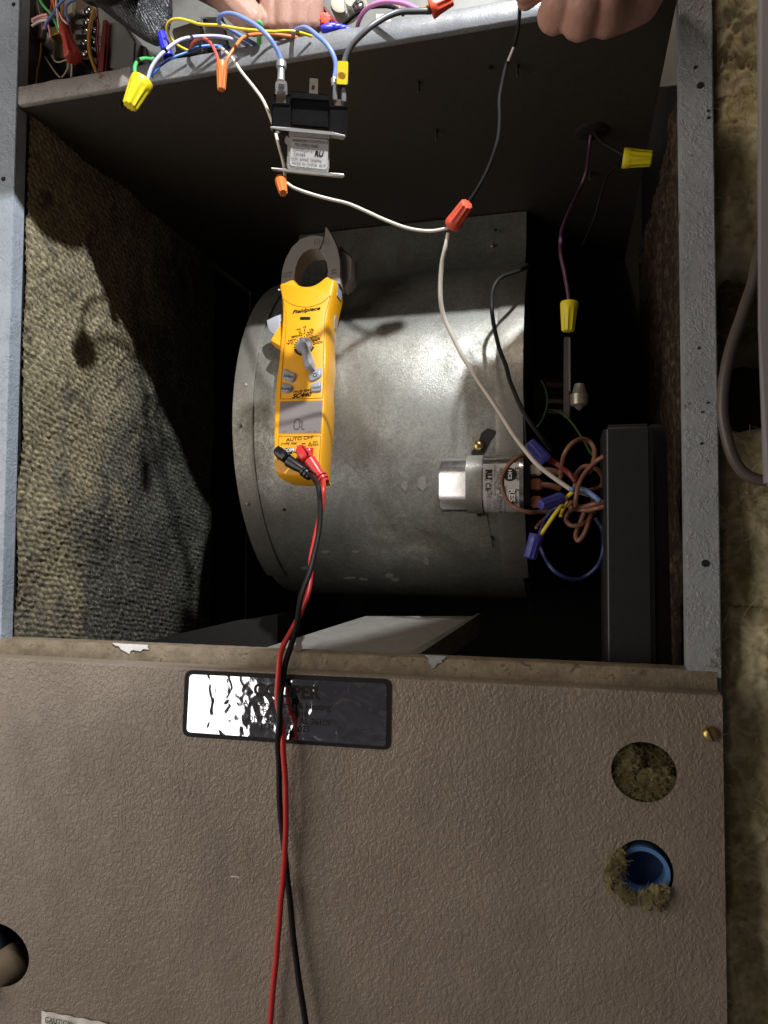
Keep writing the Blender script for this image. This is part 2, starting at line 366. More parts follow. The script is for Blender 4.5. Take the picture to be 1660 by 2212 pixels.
def prism_bm(pl, Y0, Y1, w=0, seg=2, bm=None, o=None, n=None):
    """pl: picture points laid on the plane y=Y0 (or plane o,n), then given real depth to Y1"""
    bm = bm or bmesh.new()
    if n is None: A = [P(x, y, Y0) for x, y in pl]; B = [Vector((p.x, Y1, p.z)) for p in A]
    else: A = [PL(x, y, o+n*Y0, n) for x, y in pl]; B = [p+n*(Y1-Y0) for p in A]
    a = [bm.verts.new(p) for p in A]; b = [bm.verts.new(p) for p in B]; k = len(a)
    fs = [bm.faces.new(a), bm.faces.new(b[::-1])]
    for i in range(k): bm.faces.new((a[i], b[i], b[(i+1) % k], a[(i+1) % k]))
    if w:
        es = [e for e in bm.edges if e.verts[0] in a and e.verts[1] in a] + [e for e in bm.edges if (e.verts[0] in a) != (e.verts[1] in a)]
        bmesh.ops.bevel(bm, geom=list(set(es)), offset=w, segments=seg, affect='EDGES', clamp_overlap=True)
    return bm
def prism(name, c, seq, Y0, Y1, m, parent=None, w=0, **kw):
    o = obj(name, prism_bm(px2(c, seq), Y0, Y1, w, **kw), M[m], parent); 
    if w: auto_smooth(o, 50)
    return o
def rect(c, x0, y0, x1, y1): return [(x0, y0), (x1, y0), (x1, y1), (x0, y1)]
def rrect(x0, y0, x1, y1, r, n=5, skew=0):
    out = []
    for cx, cy, s in ((x1-r, y0+r, -90), (x1-r, y1-r, 0), (x0+r, y1-r, 90), (x0+r, y0+r, 180)):
        for k in range(n+1):
            a = R(s+90*k/n); out.append((cx+r*math.cos(a), cy+r*math.sin(a)+skew*(cx-x0)))
    return out
def text(name, body, at, right, up, size, m, parent, shear=0, bold=0, align='CENTER', squeeze=1, space=1):
    c = bpy.data.curves.new(name, 'FONT'); c.body = body; c.size = 1; c.align_x = align; c.align_y = 'CENTER'; c.shear = shear; c.offset = bold
    c.extrude = .01; c.resolution_u = 3; c.space_character = space
    t = bpy.data.objects.new(name, c); col.objects.link(t)
    me = bpy.data.meshes.new_from_object(t.evaluated_get(bpy.context.evaluated_depsgraph_get())); bpy.data.objects.remove(t); bpy.data.curves.remove(c)
    r = right.normalized(); u = (up-r*up.dot(r)).normalized(); n = r.cross(u)
    r = r*size*squeeze; u = u*size
    me.transform(Matrix(((r.x, u.x, n.x*size, at.x), (r.y, u.y, n.y*size, at.y), (r.z, u.z, n.z*size, at.z), (0, 0, 0, 1))))
    me.name = name; me.materials.clear()
    return link(name, me, M[m], parent)
def screw(name, at, nrm, r, m, parent, slot=R(30), cross=False):
    """round head with a slot, facing nrm"""
    n = nrm.normalized(); bm = bmesh.new()
    lathe(bm, at-n*r*.4, at+n*r*.6, [(0, r), (.35, r), (.7, r*.93), (.95, r*.62), (1, r*.1)], 20)
    o = obj(name, bm, M[m], parent); auto_smooth(o, 40)
    u = n.orthogonal().normalized(); u = Matrix.Rotation(slot, 3, n) @ u; v = n.cross(u)
    b2 = bmesh.new()
    for (a, b) in ((u, v), (v, u))[:2 if cross else 1]:
        q = [at+n*r*.64+a*sx*r*.85+b*sy*r*.13 for sx, sy in ((-1, -1), (1, -1), (1, 1), (-1, 1))]
        q2 = [p-n*r*.5 for p in q]; va = [b2.verts.new(p) for p in q]; vb = [b2.verts.new(p) for p in q2]
        b2.faces.new(va); b2.faces.new(vb[::-1])
        for i in range(4): b2.faces.new((va[i], vb[i], vb[(i+1) % 4], va[(i+1) % 4]))
    s = obj('slot', b2, M['dark'], None); s.parent = o
    s.data.transform(Matrix.Translation(-(_ploc(parent)))); return o
def fb(p, s, o=3):
    return noise.fractal(Vector(p)*s, 1.0, 2.0, o, noise_basis='PERLIN_ORIGINAL')

# =================================================================== CABINET
XL, XR = -.537, .113
ZD = P(553, 143, 0).z            # underside of the deck at the front
ZS = P(600, 1406, 0).z           # top of the sill
BACK = .56
cab = thing('furnace_cabinet', Vector((-.2, 0, ZS)), 'open grey sheet metal furnace cabinet framing the blower compartment', 'furnace')
# posts : angle-shaped, front face and return
bm = box(bmesh.new(), (XL-.040, 0, -.40), (XL, .002, .60)); box(bm, (XL-.0025, .0022, -.40), (XL, .015, .60)); o = obj('corner_post', bev(bm, .0006, 2), M['postl'], cab)
o['label'] = 'grey left corner post, tinted with cool light'
bm = box(bmesh.new(), (XR-.0245, 0, ZS-.006), (XR, .003, .60)); box(bm, (XR-.0245, .0032, ZS-.006), (XR-.0215, .016, .60)); box(bm, (XR-.0022, .0032, -.45), (XR, .05, .60))
o = obj('corner_post', bev(bm, .0009, 2), M['post'], cab); o['label'] = 'grey pitted right corner post'
# screw holes on the posts: near-black discs painted as shaded recesses
def eyelet(at, r, parent):
    bm = bmesh.new(); lathe(bm, at+Vector((0, .0005, 0)), at+Vector((0, -.0009, 0)), [(0, r*1.15), (1, r)], 16); return obj('screw_hole', bm, M['void'], parent)
for x, y, r in ((1513, 185, .0024), (1524, 1217, .0026), (8, 387, .0021), (30, 10, .0019)): eyelet(P(x, y, 0), r, cab)
for x, y, r in ((1502, 146, .0012), (1531, 255, .001), (1530, 240, .0009), (1510, 752, .0009), (1516, 958, .001), (1517, 890, .0008), (1530, 870, .0008)): eyelet(P(x, y, 0), r, cab)
# deck with downturned front flange
zt = P(553, 100, 0).z
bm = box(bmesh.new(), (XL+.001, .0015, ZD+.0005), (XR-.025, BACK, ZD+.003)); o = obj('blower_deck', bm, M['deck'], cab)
def flange(x0, x1, m, lab):
    bm = bmesh.new(); n = max(2, int((x1-x0)/.004)); rows = []
    for i in range(n+1):
        x = x0+(x1-x0)*i/n; j = .0006*noise.noise(Vector((x*90, 3, 0)))
        top = zt+.0013*noise.noise(Vector((x*60, 0, 0)))
        rows.append([bm.verts.new(v) for v in ((x, .004, ZD+.0004), (x, -.001+j, ZD), (x, -.0025+j, ZD+.0015), (x, -.0025+j*.5, top-.001), (x, -.0018, top), (x, .0012, top), (x, .0012, ZD+.004))])
    for a, b in zip(rows, rows[1:]):
        for k in range(7): bm.faces.new((a[k], a[(k+1) % 7], b[(k+1) % 7], b[k]))
    bm.faces.new(rows[0]); bm.faces.new(rows[-1][::-1])
    o = obj('deck_flange', bm, M[m], cab); auto_smooth(o, 60); o['label'] = lab
xm = P(285, 190, 0).x
flange(XL+.004, xm, 'flangeshade', 'left end of the deck flange with a shadow in its rusty colour')
flange(xm+.0002, XR-.0265, 'flange', 'galvanised stretch of the deck flange outside the painted shadow')
# screw tips through the deck
for x, y, l in ((905, 178, .011), (1118, 142, .011), (943, 281, .012), (1060, 145, .003), (1275, 372, .010), (262, 220, .006)):
    a = PZ(x, y, ZD); a = a if a.y < BACK else P(x, y, .3)
    b = a+Vector((0, 0, -l)); bm = bmesh.new(); lathe(bm, a, b, [(0, .0022), (.12, .0022), (.15, .0014), (.3, .0018), (.35, .0013), (.5, .0017), (.55, .0012), (.8, .0014), (1, .0003)], 10); obj('screw_tip', bm, M['dark'], cab)
# wire hole in the deck, its dark given by a near-black disc
hc = PZ(1278, 283, ZD)
bm = bmesh.new(); lathe(bm, hc+Vector((0, 0, .001)), hc+Vector((0, 0, -.003)), [(0, .0165), (.6, .016), (1, .013)], 26); o = obj('wire_hole', bm, M['void'], cab); auto_smooth(o)
# sill : folded lip between the posts
bm = bmesh.new(); n = 160; rows = []
x0, x1 = XL-.003, XR-.0035
for i in range(n+1):
    x = x0+(x1-x0)*i/n; j = .0005*noise.noise(Vector((x*70, 1, 0))); top = ZS+.0004*noise.noise(Vector((x*140, 9, 0)))
    rows.append([bm.verts.new(v) for v in ((x, .022, top-.003), (x, .022, top-.0006), (x, .0015, top), (x, 0, top-.001), (x, -.0005+j, top-.010), (x, -.003, top-.018), (x, -.003, top-.030), (x, .004, top-.030))])
for a, b in zip(rows, rows[1:]):
    for k in range(8): bm.faces.new((a[k], a[(k+1) % 8], b[(k+1) % 8], b[k]))
bm.faces.new(rows[0]); bm.faces.new(rows[-1][::-1]); o = obj('sill', bm, M['sill'], cab); auto_smooth(o, 60)
# paint chips baring the metal
for k, seq in enumerate((((243, 1388.5), (262, 1390), (292, 1391.5), (321, 1393), (319, 1398), (322, 1403), (310, 1402), (304, 1407), (288, 1404), (283, 1406), (280, 1413), (272, 1408), (262, 1403), (257, 1396), (249, 1394)),
                         ((918, 1415), (940, 1416), (964, 1417), (961, 1423), (954, 1427), (957, 1431), (945, 1433), (941, 1441), (933, 1446), (932, 1438), (927, 1432), (925, 1422)))):
    bm = prism_bm(list(seq), -.0012, -.0002); obj('paint_chip', bm, M['bare'], cab)
# walls and liners
def sheet(name, lo, hi, m): return obj(name, box(bmesh.new(), lo, hi), M[m], cab)
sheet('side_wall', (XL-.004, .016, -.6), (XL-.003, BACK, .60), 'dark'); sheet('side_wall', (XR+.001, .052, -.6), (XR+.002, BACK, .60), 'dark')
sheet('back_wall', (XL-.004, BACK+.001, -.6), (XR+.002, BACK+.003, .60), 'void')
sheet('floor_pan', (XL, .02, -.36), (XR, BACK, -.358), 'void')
def liner_mesh(x, y0, y1, z0, z1, step, sgn):
    ny, nzv = int((y1-y0)/step), int((z1-z0)/step); vs = []; fs = []; pit = []
    for i in range(ny+1):
        for j in range(nzv+1):
            y = y0+(y1-y0)*i/ny; z = z0+(z1-z0)*j/nzv
            wy = y+.0028*noise.noise(Vector((y*60, z*60, 1))); wz = z+.0028*noise.noise(Vector((y*60, z*60, 5)))
            rz = wz/.0061+wy/.034; row = math.floor(rz); fz = rz-row; fy = (wy/.0100+.5*(row % 2)+fz*.55) % 1
            d = math.hypot((fy-.5)*1.15, (fz-.5)*1.05); amp = .75+.5*noise.noise(Vector((y*45, z*45, 8)))
            hh = max(0, 1-(d/.60)**2.0)*amp
            big = .006*noise.noise(Vector((y*14, z*14, 2)))+.0015*noise.noise(Vector((y*120, z*120, 4)))
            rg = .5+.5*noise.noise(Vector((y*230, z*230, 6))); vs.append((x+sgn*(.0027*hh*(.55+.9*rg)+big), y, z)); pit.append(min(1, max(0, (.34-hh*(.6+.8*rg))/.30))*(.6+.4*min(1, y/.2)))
    for i in range(ny):
        for j in range(nzv):
            a = i*(nzv+1)+j; fs.append((a, a+1, a+nzv+2, a+nzv+1))
    me = bpy.data.meshes.new('liner'); me.from_pydata(vs, [], fs); at = me.attributes.new('pit', 'FLOAT', 'POINT'); at.data.foreach_set('value', pit); return me
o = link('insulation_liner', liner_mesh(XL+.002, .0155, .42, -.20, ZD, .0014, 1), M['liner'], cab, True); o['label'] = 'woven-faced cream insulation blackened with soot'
o = link('insulation_liner', liner_mesh(XR-.004, .02, BACK, -.30, ZD, .0055, -1), M['linerr'], cab, True); o['label'] = 'mottled brown insulation'
# side brackets at the deck
o = prism('deck_bracket', 'Z', [(485, 452), (572, 440), (574, 470), (590, 500), (500, 480)], .34, .36, 'deck', cab)
screw('bracket_screw', P(487, 457, .335), Vector((0, -1, 0)), .003, 'brass', cab)
o = prism('deck_bracket', 'Z', [(1145, 378), (1290, 362), (1294, 395), (1145, 395)], .30, .50, 'deck', cab)
# outlet rail at the floor, left
prism('floor_rail', 'Z', [(250, 1400), (480, 1348), (600, 1328), (600, 1480), (250, 1500)], .20, .24, 'void', cab)

# compartment above the deck
sheet('upper_back_panel', (XL, .125, ZD+.003), (XR, .127, .64), 'board')

# =================================================================== LOWER ACCESS PANEL
ZP = P(800, 1462, -.022).z
YD = -.022
door = thing('access_panel', Vector((-.2, YD, -.3)), 'taupe embossed steel lower door of the furnace with round knockout holes', 'panel')
def plate_with_holes(outline, holes, Y, th):
    c = bpy.data.curves.new('p', 'CURVE'); c.dimensions = '2D'; c.fill_mode = 'BOTH'; c.extrude = th/2
    for lp in [outline]+holes:
        s = c.splines.new('POLY'); s.points.add(len(lp)-1); s.use_cyclic_u = True
        for q, (x, z) in zip(s.points, lp): q.co = (x, z, 0, 1)
    t = bpy.data.objects.new('p', c); col.objects.link(t)
    me = bpy.data.meshes.new_from_object(t.evaluated_get(bpy.context.evaluated_depsgraph_get())); bpy.data.objects.remove(t); bpy.data.curves.remove(c)
    me.materials.clear(); me.transform(Matrix(((1, 0, 0, 0), (0, 0, -1, Y+th/2), (0, 1, 0, 0), (0, 0, 0, 1)))); return me
def hole_loop(px, py, rx, rz, Y=YD, n=40):
    c = P(px, py, Y); return [(c.x+rx*math.cos(2*math.pi*k/n), c.z+rz*math.sin(2*math.pi*k/n)) for k in range(n)]
rxx = P(1561, 1500, YD).x
H1, H2 = (1391, 1668), (1390, 1884)
holes = [hole_loop(*H1, .0232, .0222), hole_loop(*H2, .0212, .0235), hole_loop(-12, 2062, .038, .029)]
me = plate_with_holes([(-.60, -.62), (rxx, -.62), (rxx, ZP-.002), (-.60, ZP-.002)], holes, YD, .0012)
link('panel_face', me, M['door'], door)
bm = bmesh.new(); n = 40; prof = [(YD, ZP-.0021), (YD+.0003, ZP-.0008), (YD+.0014, ZP), (-.0045, ZP+.0002), (-.0045, ZP-.001), (YD+.002, ZP-.0012), (YD+.0013, ZP-.0021)]
a = [bm.verts.new((-.60, y, z)) for y, z in prof]; b = [bm.verts.new((rxx, y, z)) for y, z in prof]
for k in range(len(prof)): bm.faces.new((a[k], a[(k+1) % len(prof)], b[(k+1) % len(prof)], b[k]))
bm.faces.new(a); bm.faces.new(b[::-1]); o = obj('top_fold', bm, M['door'], door); auto_smooth(o, 50)
bm = box(bmesh.new(), (rxx-.001, YD+.0013, -.62), (rxx, .0, ZP-.002)); obj('side_fold', bm, M['door'], door)
bm = box(bmesh.new(), (-.60, .02, -.62), (rxx, .022, ZS-.035)); obj('backing_sheet', bm, M['void'], door)  # near-black sheet stands in for the dark behind the holes
def lump(name, seq, Y, th, m, parent, label=None, amp=.0035, seed=0, s=120):
    """a torn wad of glass wool of real thickness, outline in picture points"""
    c2 = Vector((sum(p[0] for p in seq)/len(seq), sum(p[1] for p in seq)/len(seq))); bm = bmesh.new(); K = 110; rings = []
    ang = [math.atan2(p[1]-c2.y, p[0]-c2.x) for p in seq]; rad = [math.hypot(p[0]-c2.x, p[1]-c2.y) for p in seq]
    od = sorted(zip(ang, rad))
    def rr(a):
        a = (a+math.pi) % (2*math.pi)-math.pi
        for (a0, r0), (a1, r1) in zip(od, od[1:]):
            if a0 <= a <= a1: return r0+(r1-r0)*(a-a0)/max(1e-6, a1-a0)
        (a0, r0), (a1, r1) = od[-1], (od[0][0]+2*math.pi, od[0][1]); aa = a if a > a0 else a+2*math.pi
        return r0+(r1-r0)*(aa-a0)/max(1e-6, a1-a0)
    QN = 22
    for q in range(-QN, QN+1):
        f = max(.02, math.cos(q/QN*math.pi/2))**.45; ring = []
        for k in range(K):
            a = 2*math.pi*k/K; p = P(c2.x+math.cos(a)*rr(a)*f, c2.y+math.sin(a)*rr(a)*f, Y)
            p = Vector((p.x, Y+th*.5*math.sin(q/QN*math.pi/2), p.z))
            d = Vector((noise.noise(p*s+Vector((seed, 0, 0))), noise.noise(p*s+Vector((0, seed, 7))), noise.noise(p*s+Vector((3, 0, seed)))))
            d += .5*Vector((noise.noise(p*380), noise.noise(p*380+Vector((5, 5, 5))), noise.noise(p*380+Vector((9, 1, 4)))))+.35*Vector((noise.noise(p*900), noise.noise(p*900+Vector((5, 5, 5))), noise.noise(p*900+Vector((9, 1, 4)))))
            ring.append(bm.verts.new(p+d*amp))
        rings.append(ring)
    for x, y in zip(rings, rings[1:]):
        for k in range(K): bm.faces.new((x[k], x[(k+1) % K], y[(k+1) % K], y[k]))
    bm.faces.new(rings[0][::-1]); bm.faces.new(rings[-1])
    o = obj(name, bm, M[m], parent, True)
    if label: o['label'] = label
    return o
def strands(name, seeds, m, parent, n, L, r, seed, group=None):
    rnd = random.Random(seed); bm = bmesh.new()
    for k in range(n):
        p = seeds(rnd); d = Vector((rnd.uniform(-1, 1), rnd.uniform(-.7, .25), rnd.uniform(-1, 1))).normalized(); q = [p]
        for j in range(4):
            d = (d+Vector((rnd.uniform(-.6, .6), rnd.uniform(-.5, .4), rnd.uniform(-.6, .6)))).normalized(); q.append(q[-1]+d*L*rnd.uniform(.15, .4))
        tube_bm(q, r, 3, 1, bm, True)
    o = obj(name, bm, M[m], parent); o['kind'] = 'stuff'; return o
def in_poly(seq, Y, rnd):
    c = Vector((sum(a[0] for a in seq)/len(seq), sum(a[1] for a in seq)/len(seq))); a, b = rnd.choice(list(zip(seq, seq[1:]+seq[:1])))
    t = rnd.random(); e = Vector((a[0]+(b[0]-a[0])*t, a[1]+(b[1]-a[1])*t)); q = c.lerp(e, rnd.random()**.5*.95); return P(q.x, q.y, Y-rnd.random()*.004)
def wad(seq, Y, th, m, seed, label=None):
    if seed < 5:
        c_ = (sum(a[0] for a in seq)/len(seq), sum(a[1] for a in seq)/len(seq)); seq = [(c_[0]+(a[0]-c_[0])*1.15, c_[1]+(a[1]-c_[1])*1.15) for a in seq]; th *= .75
    lump('wool_wad', seq, Y, th, m, door, label, amp=.0030, seed=seed, s=230)
    strands('wool_fibres', lambda r_: in_poly(seq, Y-th*.42, r_), m, door, 90, .0085, .00013, seed)
def qp(seq): return px2('Q', seq)
wad(qp([(430, 560), (520, 500), (590, 520), (600, 700), (560, 780), (430, 760), (415, 650)]), -.012, .012, 'fibre2', 1, 'olive glass wool pushed into the upper hole')
wad(qp([(430, 780), (560, 780), (620, 860), (640, 950), (540, 945), (460, 880)]), -.013, .012, 'fibre2', 2)
wad(qp([(630, 740), (760, 720), (890, 740), (880, 860), (780, 930), (680, 950), (620, 860)]), -.012, .014, 'fibre2', 3)
wad(qp([(640, 520), (760, 540), (860, 640), (870, 720), (720, 660), (650, 600)]), -.004, .010, 'fibre2', 4)
wad(qp([(350, 1540), (372, 1450), (410, 1385), (470, 1340), (520, 1375), (500, 1450), (470, 1530), (455, 1600), (400, 1610)]), -.022, .008, 'fibre2', 5, 'torn glass wool hanging from the lower hole')
wad(qp([(380, 1600), (460, 1590), (520, 1660), (590, 1710), (600, 1775), (530, 1760), (450, 1700)]), -.022, .007, 'fibre2', 7)
wad(qp([(600, 1710), (700, 1660), (860, 1640), (830, 1760), (720, 1790), (620, 1770)]), -.024, .010, 'fibre3', 6)
# blue pipe end in the lower hole
pc = P(*cp('Q', 655, 1520), -.017)
M['innerblue'] = simple('shaded_pipe_blue', (.025, .055, .13), .6)
pipe = thing('blue_pipe', pc, 'short bright blue plastic pipe end seen through the lower knockout hole', 'pipe')
bm = bmesh.new(); lathe(bm, pc+Vector((0, 0, 0)), pc+Vector((0, .055, 0)), [(0, .0160), (0, .0192), (.03, .0198), (1, .0198), (1, .0165), (0, .0160)], 40, False); o = obj('pipe_wall', bm, M['bluepipe'], pipe); auto_smooth(o)
bm = bmesh.new(); lathe(bm, pc+Vector((0, .018, 0)), pc+Vector((0, .022, 0)), [(0, .0162), (1, .0162)], 30); obj('inner_shade', bm, M['innerblue'], pipe)  # disc painted dark blue as the shade inside the pipe
# gas pipe in the left hole
a, b = P(-70, 2150, -.03), P(52, 2062, .004)
gp = thing('gas_pipe', a, 'tan metal pipe stub in the oval opening at the lower left', 'pipe')
bm = tube_bm([a, a.lerp(b, .5), b], lambda t: .0165 if t < .9 else .0165*(1-(t-.9)*3), 24, 6); obj('pipe_barrel', bm, M['tan'], gp, True)
a2, b2 = P(-40, 1990, -.02), P(8, 2052, .01)
wire('sleeve', [a2, a2.lerp(b2, .5), b2], .008, 'wlbl', None, parent=gp)
# brass screw of the door
sc = screw('door_screw', P(1534, 1586, YD-.002), Vector((0, -1, .1)), .0055, 'brass', None, R(70)); tag(sc, 'slotted brass screw at the right edge of the taupe door', 'screw')
# small white scratch
prism('scratch', 'Z', [(499, 1892), (517, 1894), (518, 1896), (499, 1894)], YD-.0004, YD+.0002, 'white', door)

# dealer plate
sg = thing('dealer_plate', P(620, 1530, YD), 'mirror finish dealer name plate with black border on the taupe door', 'sign')
M['borderblk'] = simple('black_foil_border', (.012, .012, .013), .6, 0, .05, 500, 0, spec=.2)
M['ink'].node_tree.nodes['Principled BSDF'].inputs['Specular IOR Level'].default_value = .2
def plq(seq, Y0, Y1, name, m, w=0):
    return prism(name, 'L', seq, Y0, Y1, m, sg, w)
def quadround(c, r, n=6):
    out = []; k = len(c)
    for i in range(k):
        p, a, b = Vector(c[i]), Vector(c[i-1]), Vector(c[(i+1) % k]); u = (a-p).normalized()*r; v = (b-p).normalized()*r
        for j in range(n+1):
            t = j/n; out.append(tuple((p+u)*(1-t)**2+p*2*t*(1-t)+(p+v)*t*t))
    return out
plq(quadround([(148, 412), (1372, 466), (1366, 888), (132, 806)], 48), YD-.0009, YD-.0001, 'border', 'borderblk')
plq(quadround([(176, 438), (1345, 494), (1340, 866), (158, 780)], 26), YD-.0013, YD-.0005, 'mirror_face', 'mirror')
def ltext(body, x, y, size, bold=0, sq=1, shear=0, sp=1):
    a = P(*cp('L', x, y), YD-.0015); r = P(*cp('L', x+200, y+200*.058), YD-.0015)-a
    text('lettering', body, a, r, Vector((0, 0, 1)), size, 'ink', sg, shear, bold, squeeze=sq, space=sp)
ltext('COOPER', 748, 542, .0147, .035, 1.02)
ltext('Air Conditioning & Heating', 748, 622, .0072, .012, .98)
ltext('P.O. Box 3816', 742, 668, .0068, 0, 1)
ltext('MONTGOMERY, AL 36109', 742, 712, .0072, 0, .97)
ltext('(334) 244-0025', 740, 757, .0072, 0, 1.0)
# serifs for the heading
for x0, x1, y in ((770, 800, 524), (770, 800, 578), (838, 852, 527), (836, 856, 581), (886, 900, 530), (886, 912, 584), (930, 946, 586)):
    prism('serif', 'L', [(x0, y-9), (x1, y-8), (x1, y), (x0, y-1)], YD-.0016, YD-.0013, 'ink', sg)
# caution sticker
st = thing('caution_sticker', P(160, 2200, YD), 'white caution sticker curling at the bottom left of the taupe door', 'sticker')
bm = bmesh.new(); xs = [248+390*i/16 for i in range(17)]; rows = []
for i, x in enumerate(xs):
    ty = 772+(x-248)*.19; w = .0006*(1+math.sin(i*1.3))
    p0 = P(*cp('K', x, ty+3*math.sin(i*1.7)), YD-.0008-w); p1 = P(*cp('K', x-4, ty+330), YD-.0006); rows.append((bm.verts.new(p0), bm.verts.new(p1), bm.verts.new(p1+Vector((0, .0004, 0))), bm.verts.new(p0+Vector((0, .0004, 0)))))
for a, b in zip(rows, rows[1:]):
    for k in range(4): bm.faces.new((a[k], a[(k+1) % 4], b[(k+1) % 4], b[k]))
bm.faces.new(rows[0]); bm.faces.new(rows[-1][::-1]); obj('paper', bm, M['white'], st, True)
def ctext(body, x, y, s):
    a = P(*cp('K', x, y), YD-.0030); text('lettering', body, a, P(*cp('K', x+100, y+19), YD-.0030)-a, Vector((0, 0, 1)), s, 'ink', st, align='LEFT')
ctext('CAUTION', 266, 823, .0064); ctext('THIS PANEL', 266, 848, .0045)

# =================================================================== BLOWER HOUSING
HX0, HX1, YC, ZC, RR = -.368, -.050, .375, .145, .215
bh = thing('blower_housing', Vector((-.2, YC, ZC-RR)), 'large galvanised drum-shaped blower housing hanging under the deck', 'blower')
prof = [(.352, ZD-.001), (.342, .395), (.334, .372)]
for k in range(0, 61): 
    a = R(72-k*4.2); prof.append((YC-RR*math.cos(a), ZC+RR*math.sin(a)))
def dsurf(x, y, z): return .0010*noise.noise(Vector((x*22, y*18, z*18)))+.0014*noise.noise(Vector((x*7, y*6, z*9+4)))
bm = bmesh.new(); NX = 60; rows = []
for i in range(NX+1):
    x = HX0+(HX1-HX0)*i/NX; rows.append([])
    for y, z in prof:
        d = dsurf(x, y, z)
        rows[-1].append(bm.verts.new((x, y+d, z)))
for a, b in zip(rows, rows[1:]):
    for k in range(len(prof)-1): bm.faces.new((a[k], a[k+1], b[k+1], b[k]))
o = obj('scroll_wrap', bm, M['drum'], bh, True)
def arc_strip(x0, x1, dr, a0, a1, name, m, th=.0012, step=3, lab=None):
    bm = bmesh.new(); rows = []; a = a0
    while a >= a1-1e-6:
        c, s = math.cos(R(a)), math.sin(R(a)); w = .0004*noise.noise(Vector((a*.15, x0*50, 0)))
        rows.append([bm.verts.new((x, YC-(RR+r+w)*c, ZC+(RR+r+w)*s)) for x, r in ((x0, dr-th), (x0, dr), (x0+(x1-x0)*.15, dr+.0006), (x1-(x1-x0)*.1, dr+.0004), (x1, dr), (x1, dr-th))]); a -= step
    for p, q in zip(rows, rows[1:]):
        for k in range(6): bm.faces.new((p[k], p[(k+1) % 6], q[(k+1) % 6], q[k]))
    bm.faces.new(rows[0]); bm.faces.new(rows[-1][::-1]); o = obj(name, bm, M[m], bh); auto_smooth(o, 40)
    if lab: o['label'] = lab
    return o
arc_strip(HX0-.004, HX0+.021, .0018, 70, -60, 'rim_flange', 'drumrim', .003)
arc_strip(HX1-.022, HX1+.006, .0014, 68, -60, 'rim_flange', 'drumrim', .003)
# side plates (discs)
for sx in (HX0+.002, HX1-.001):
    bm = bmesh.new(); ring = [bm.verts.new((sx, YC-RR*math.cos(R(a)), ZC+RR*math.sin(R(a)))) for a in range(0, 360, 5)]; ring2 = [bm.verts.new((sx+.001, v.co.y, v.co.z)) for v in ring]
    bm.faces.new(ring); bm.faces.new(ring2[::-1])
    for k in range(72): bm.faces.new((ring[k], ring2[k], ring2[(k+1) % 72], ring[(k+1) % 72]))
    obj('side_plate', bm, M['drumrim'], bh)
def on_drum(px, py, dr=0.0):
    """point where the sight line meets the scroll"""
    d = ray(px, py); oy, oz = CAM.y-YC, CAM.z-ZC; A = d.y*d.y+d.z*d.z; B = 2*(oy*d.y+oz*d.z); C = oy*oy+oz*oz-(RR+dr)**2
    D = B*B-4*A*C
    if D < 0: return P(px, py, .30)
    p = CAM+d*((-B-math.sqrt(D))/(2*A)); return p+Vector((0, dsurf(p.x, p.y, p.z), 0))
def dn(p): return Vector((0, p.y-YC, p.z-ZC)).normalized()
for x, y in ((530, 831), (535, 1089), (518, 920)):
    p = on_drum(x, y, .003); bm = bmesh.new(); lathe(bm, p-dn(p)*.0005, p+dn(p)*.0012, [(0, .0026), (.6, .0024), (1, .001)], 14); obj('rivet', bm, M['strap'], bh)
for x, y in ((615, 1101), (1071, 496), (1140, 1020)):
    p = on_drum(x, y, .0) if y > 560 else P(x, y, .338); n = dn(p) if y > 560 else Vector((0, -1, 0)); bm = bmesh.new(); lathe(bm, p-n*.001, p+n*.0006, [(0, .0022), (1, .0019)], 12); obj('rivet_hole', bm, M['void'], bh)
p = P(1064, 530, .337); screw('sheet_screw', p, Vector((0, -1, 0)), .0028, 'brass', bh, 0)
# white scuffs on the drum
for k, (x, y, w, h) in enumerate(((934, 1132, 13, 12), (968, 1118, 12, 20), (990, 1160, 9, 7), (1000, 1190, 9, 9), (920, 1370, 16, 9), (750, 1220, 0, 0), (1018, 1190, 0, 0))):
    if w:
        pass
def scuff(cx, cy, w, h, seed):
    bm = bmesh.new(); vs = []
    for k in range(14):
        a = 2*math.pi*k/14; q = 1+.55*noise.noise(Vector((math.cos(a)*1.7, math.sin(a)*1.7, seed*3.1))); vs.append(bm.verts.new(on_drum(cx+w*q*math.cos(a), cy+h*q*math.sin(a), .0005)))
    bm.faces.new(vs); r = bmesh.ops.extrude_face_region(bm, geom=bm.faces[:]); d = dn(on_drum(cx, cy))*-.0008
    bmesh.ops.translate(bm, vec=d, verts=[v for v in r['geom'] if isinstance(v, bmesh.types.BMVert)]); obj('scuff', bm, M['scuff'], bh)
m, t, b_ = nt('chalky_scuff'); b_.inputs['Base Color'].default_value = (.25, .24, .21, 1); b_.inputs['Roughness'].default_value = .8; M['scuff'] = m
for k, q in enumerate(((875, 1050, 8, 9), (912, 1045, 10, 14), (922, 1213, 7, 8), (842, 1244, 8, 5), (758, 1250, 12, 2.5), (785, 1253, 9, 3), (702, 1193, 10, 2), (768, 1192, 9, 2), (660, 1228, 9, 2.5), (668, 1262, 12, 2.5), (855, 1253, 9, 3))): scuff(*q, k)
# capacitor strap tail and tab, lying on the drum
def drum_patch(seq, dr, th, name, m, parent):
    bm = bmesh.new(); A = [on_drum(x, y, dr+th) for x, y in seq]; B = [on_drum(x, y, dr+th)-dn(on_drum(x, y, dr))*th for x, y in seq]
    a = [bm.verts.new(p) for p in A]; b = [bm.verts.new(p) for p in B]; k = len(a); bm.faces.new(a); bm.faces.new(b[::-1])
    for i in range(k): bm.faces.new((a[i], b[i], b[(i+1) % k], a[(i+1) % k]))
    return obj(name, bm, M[m], parent)

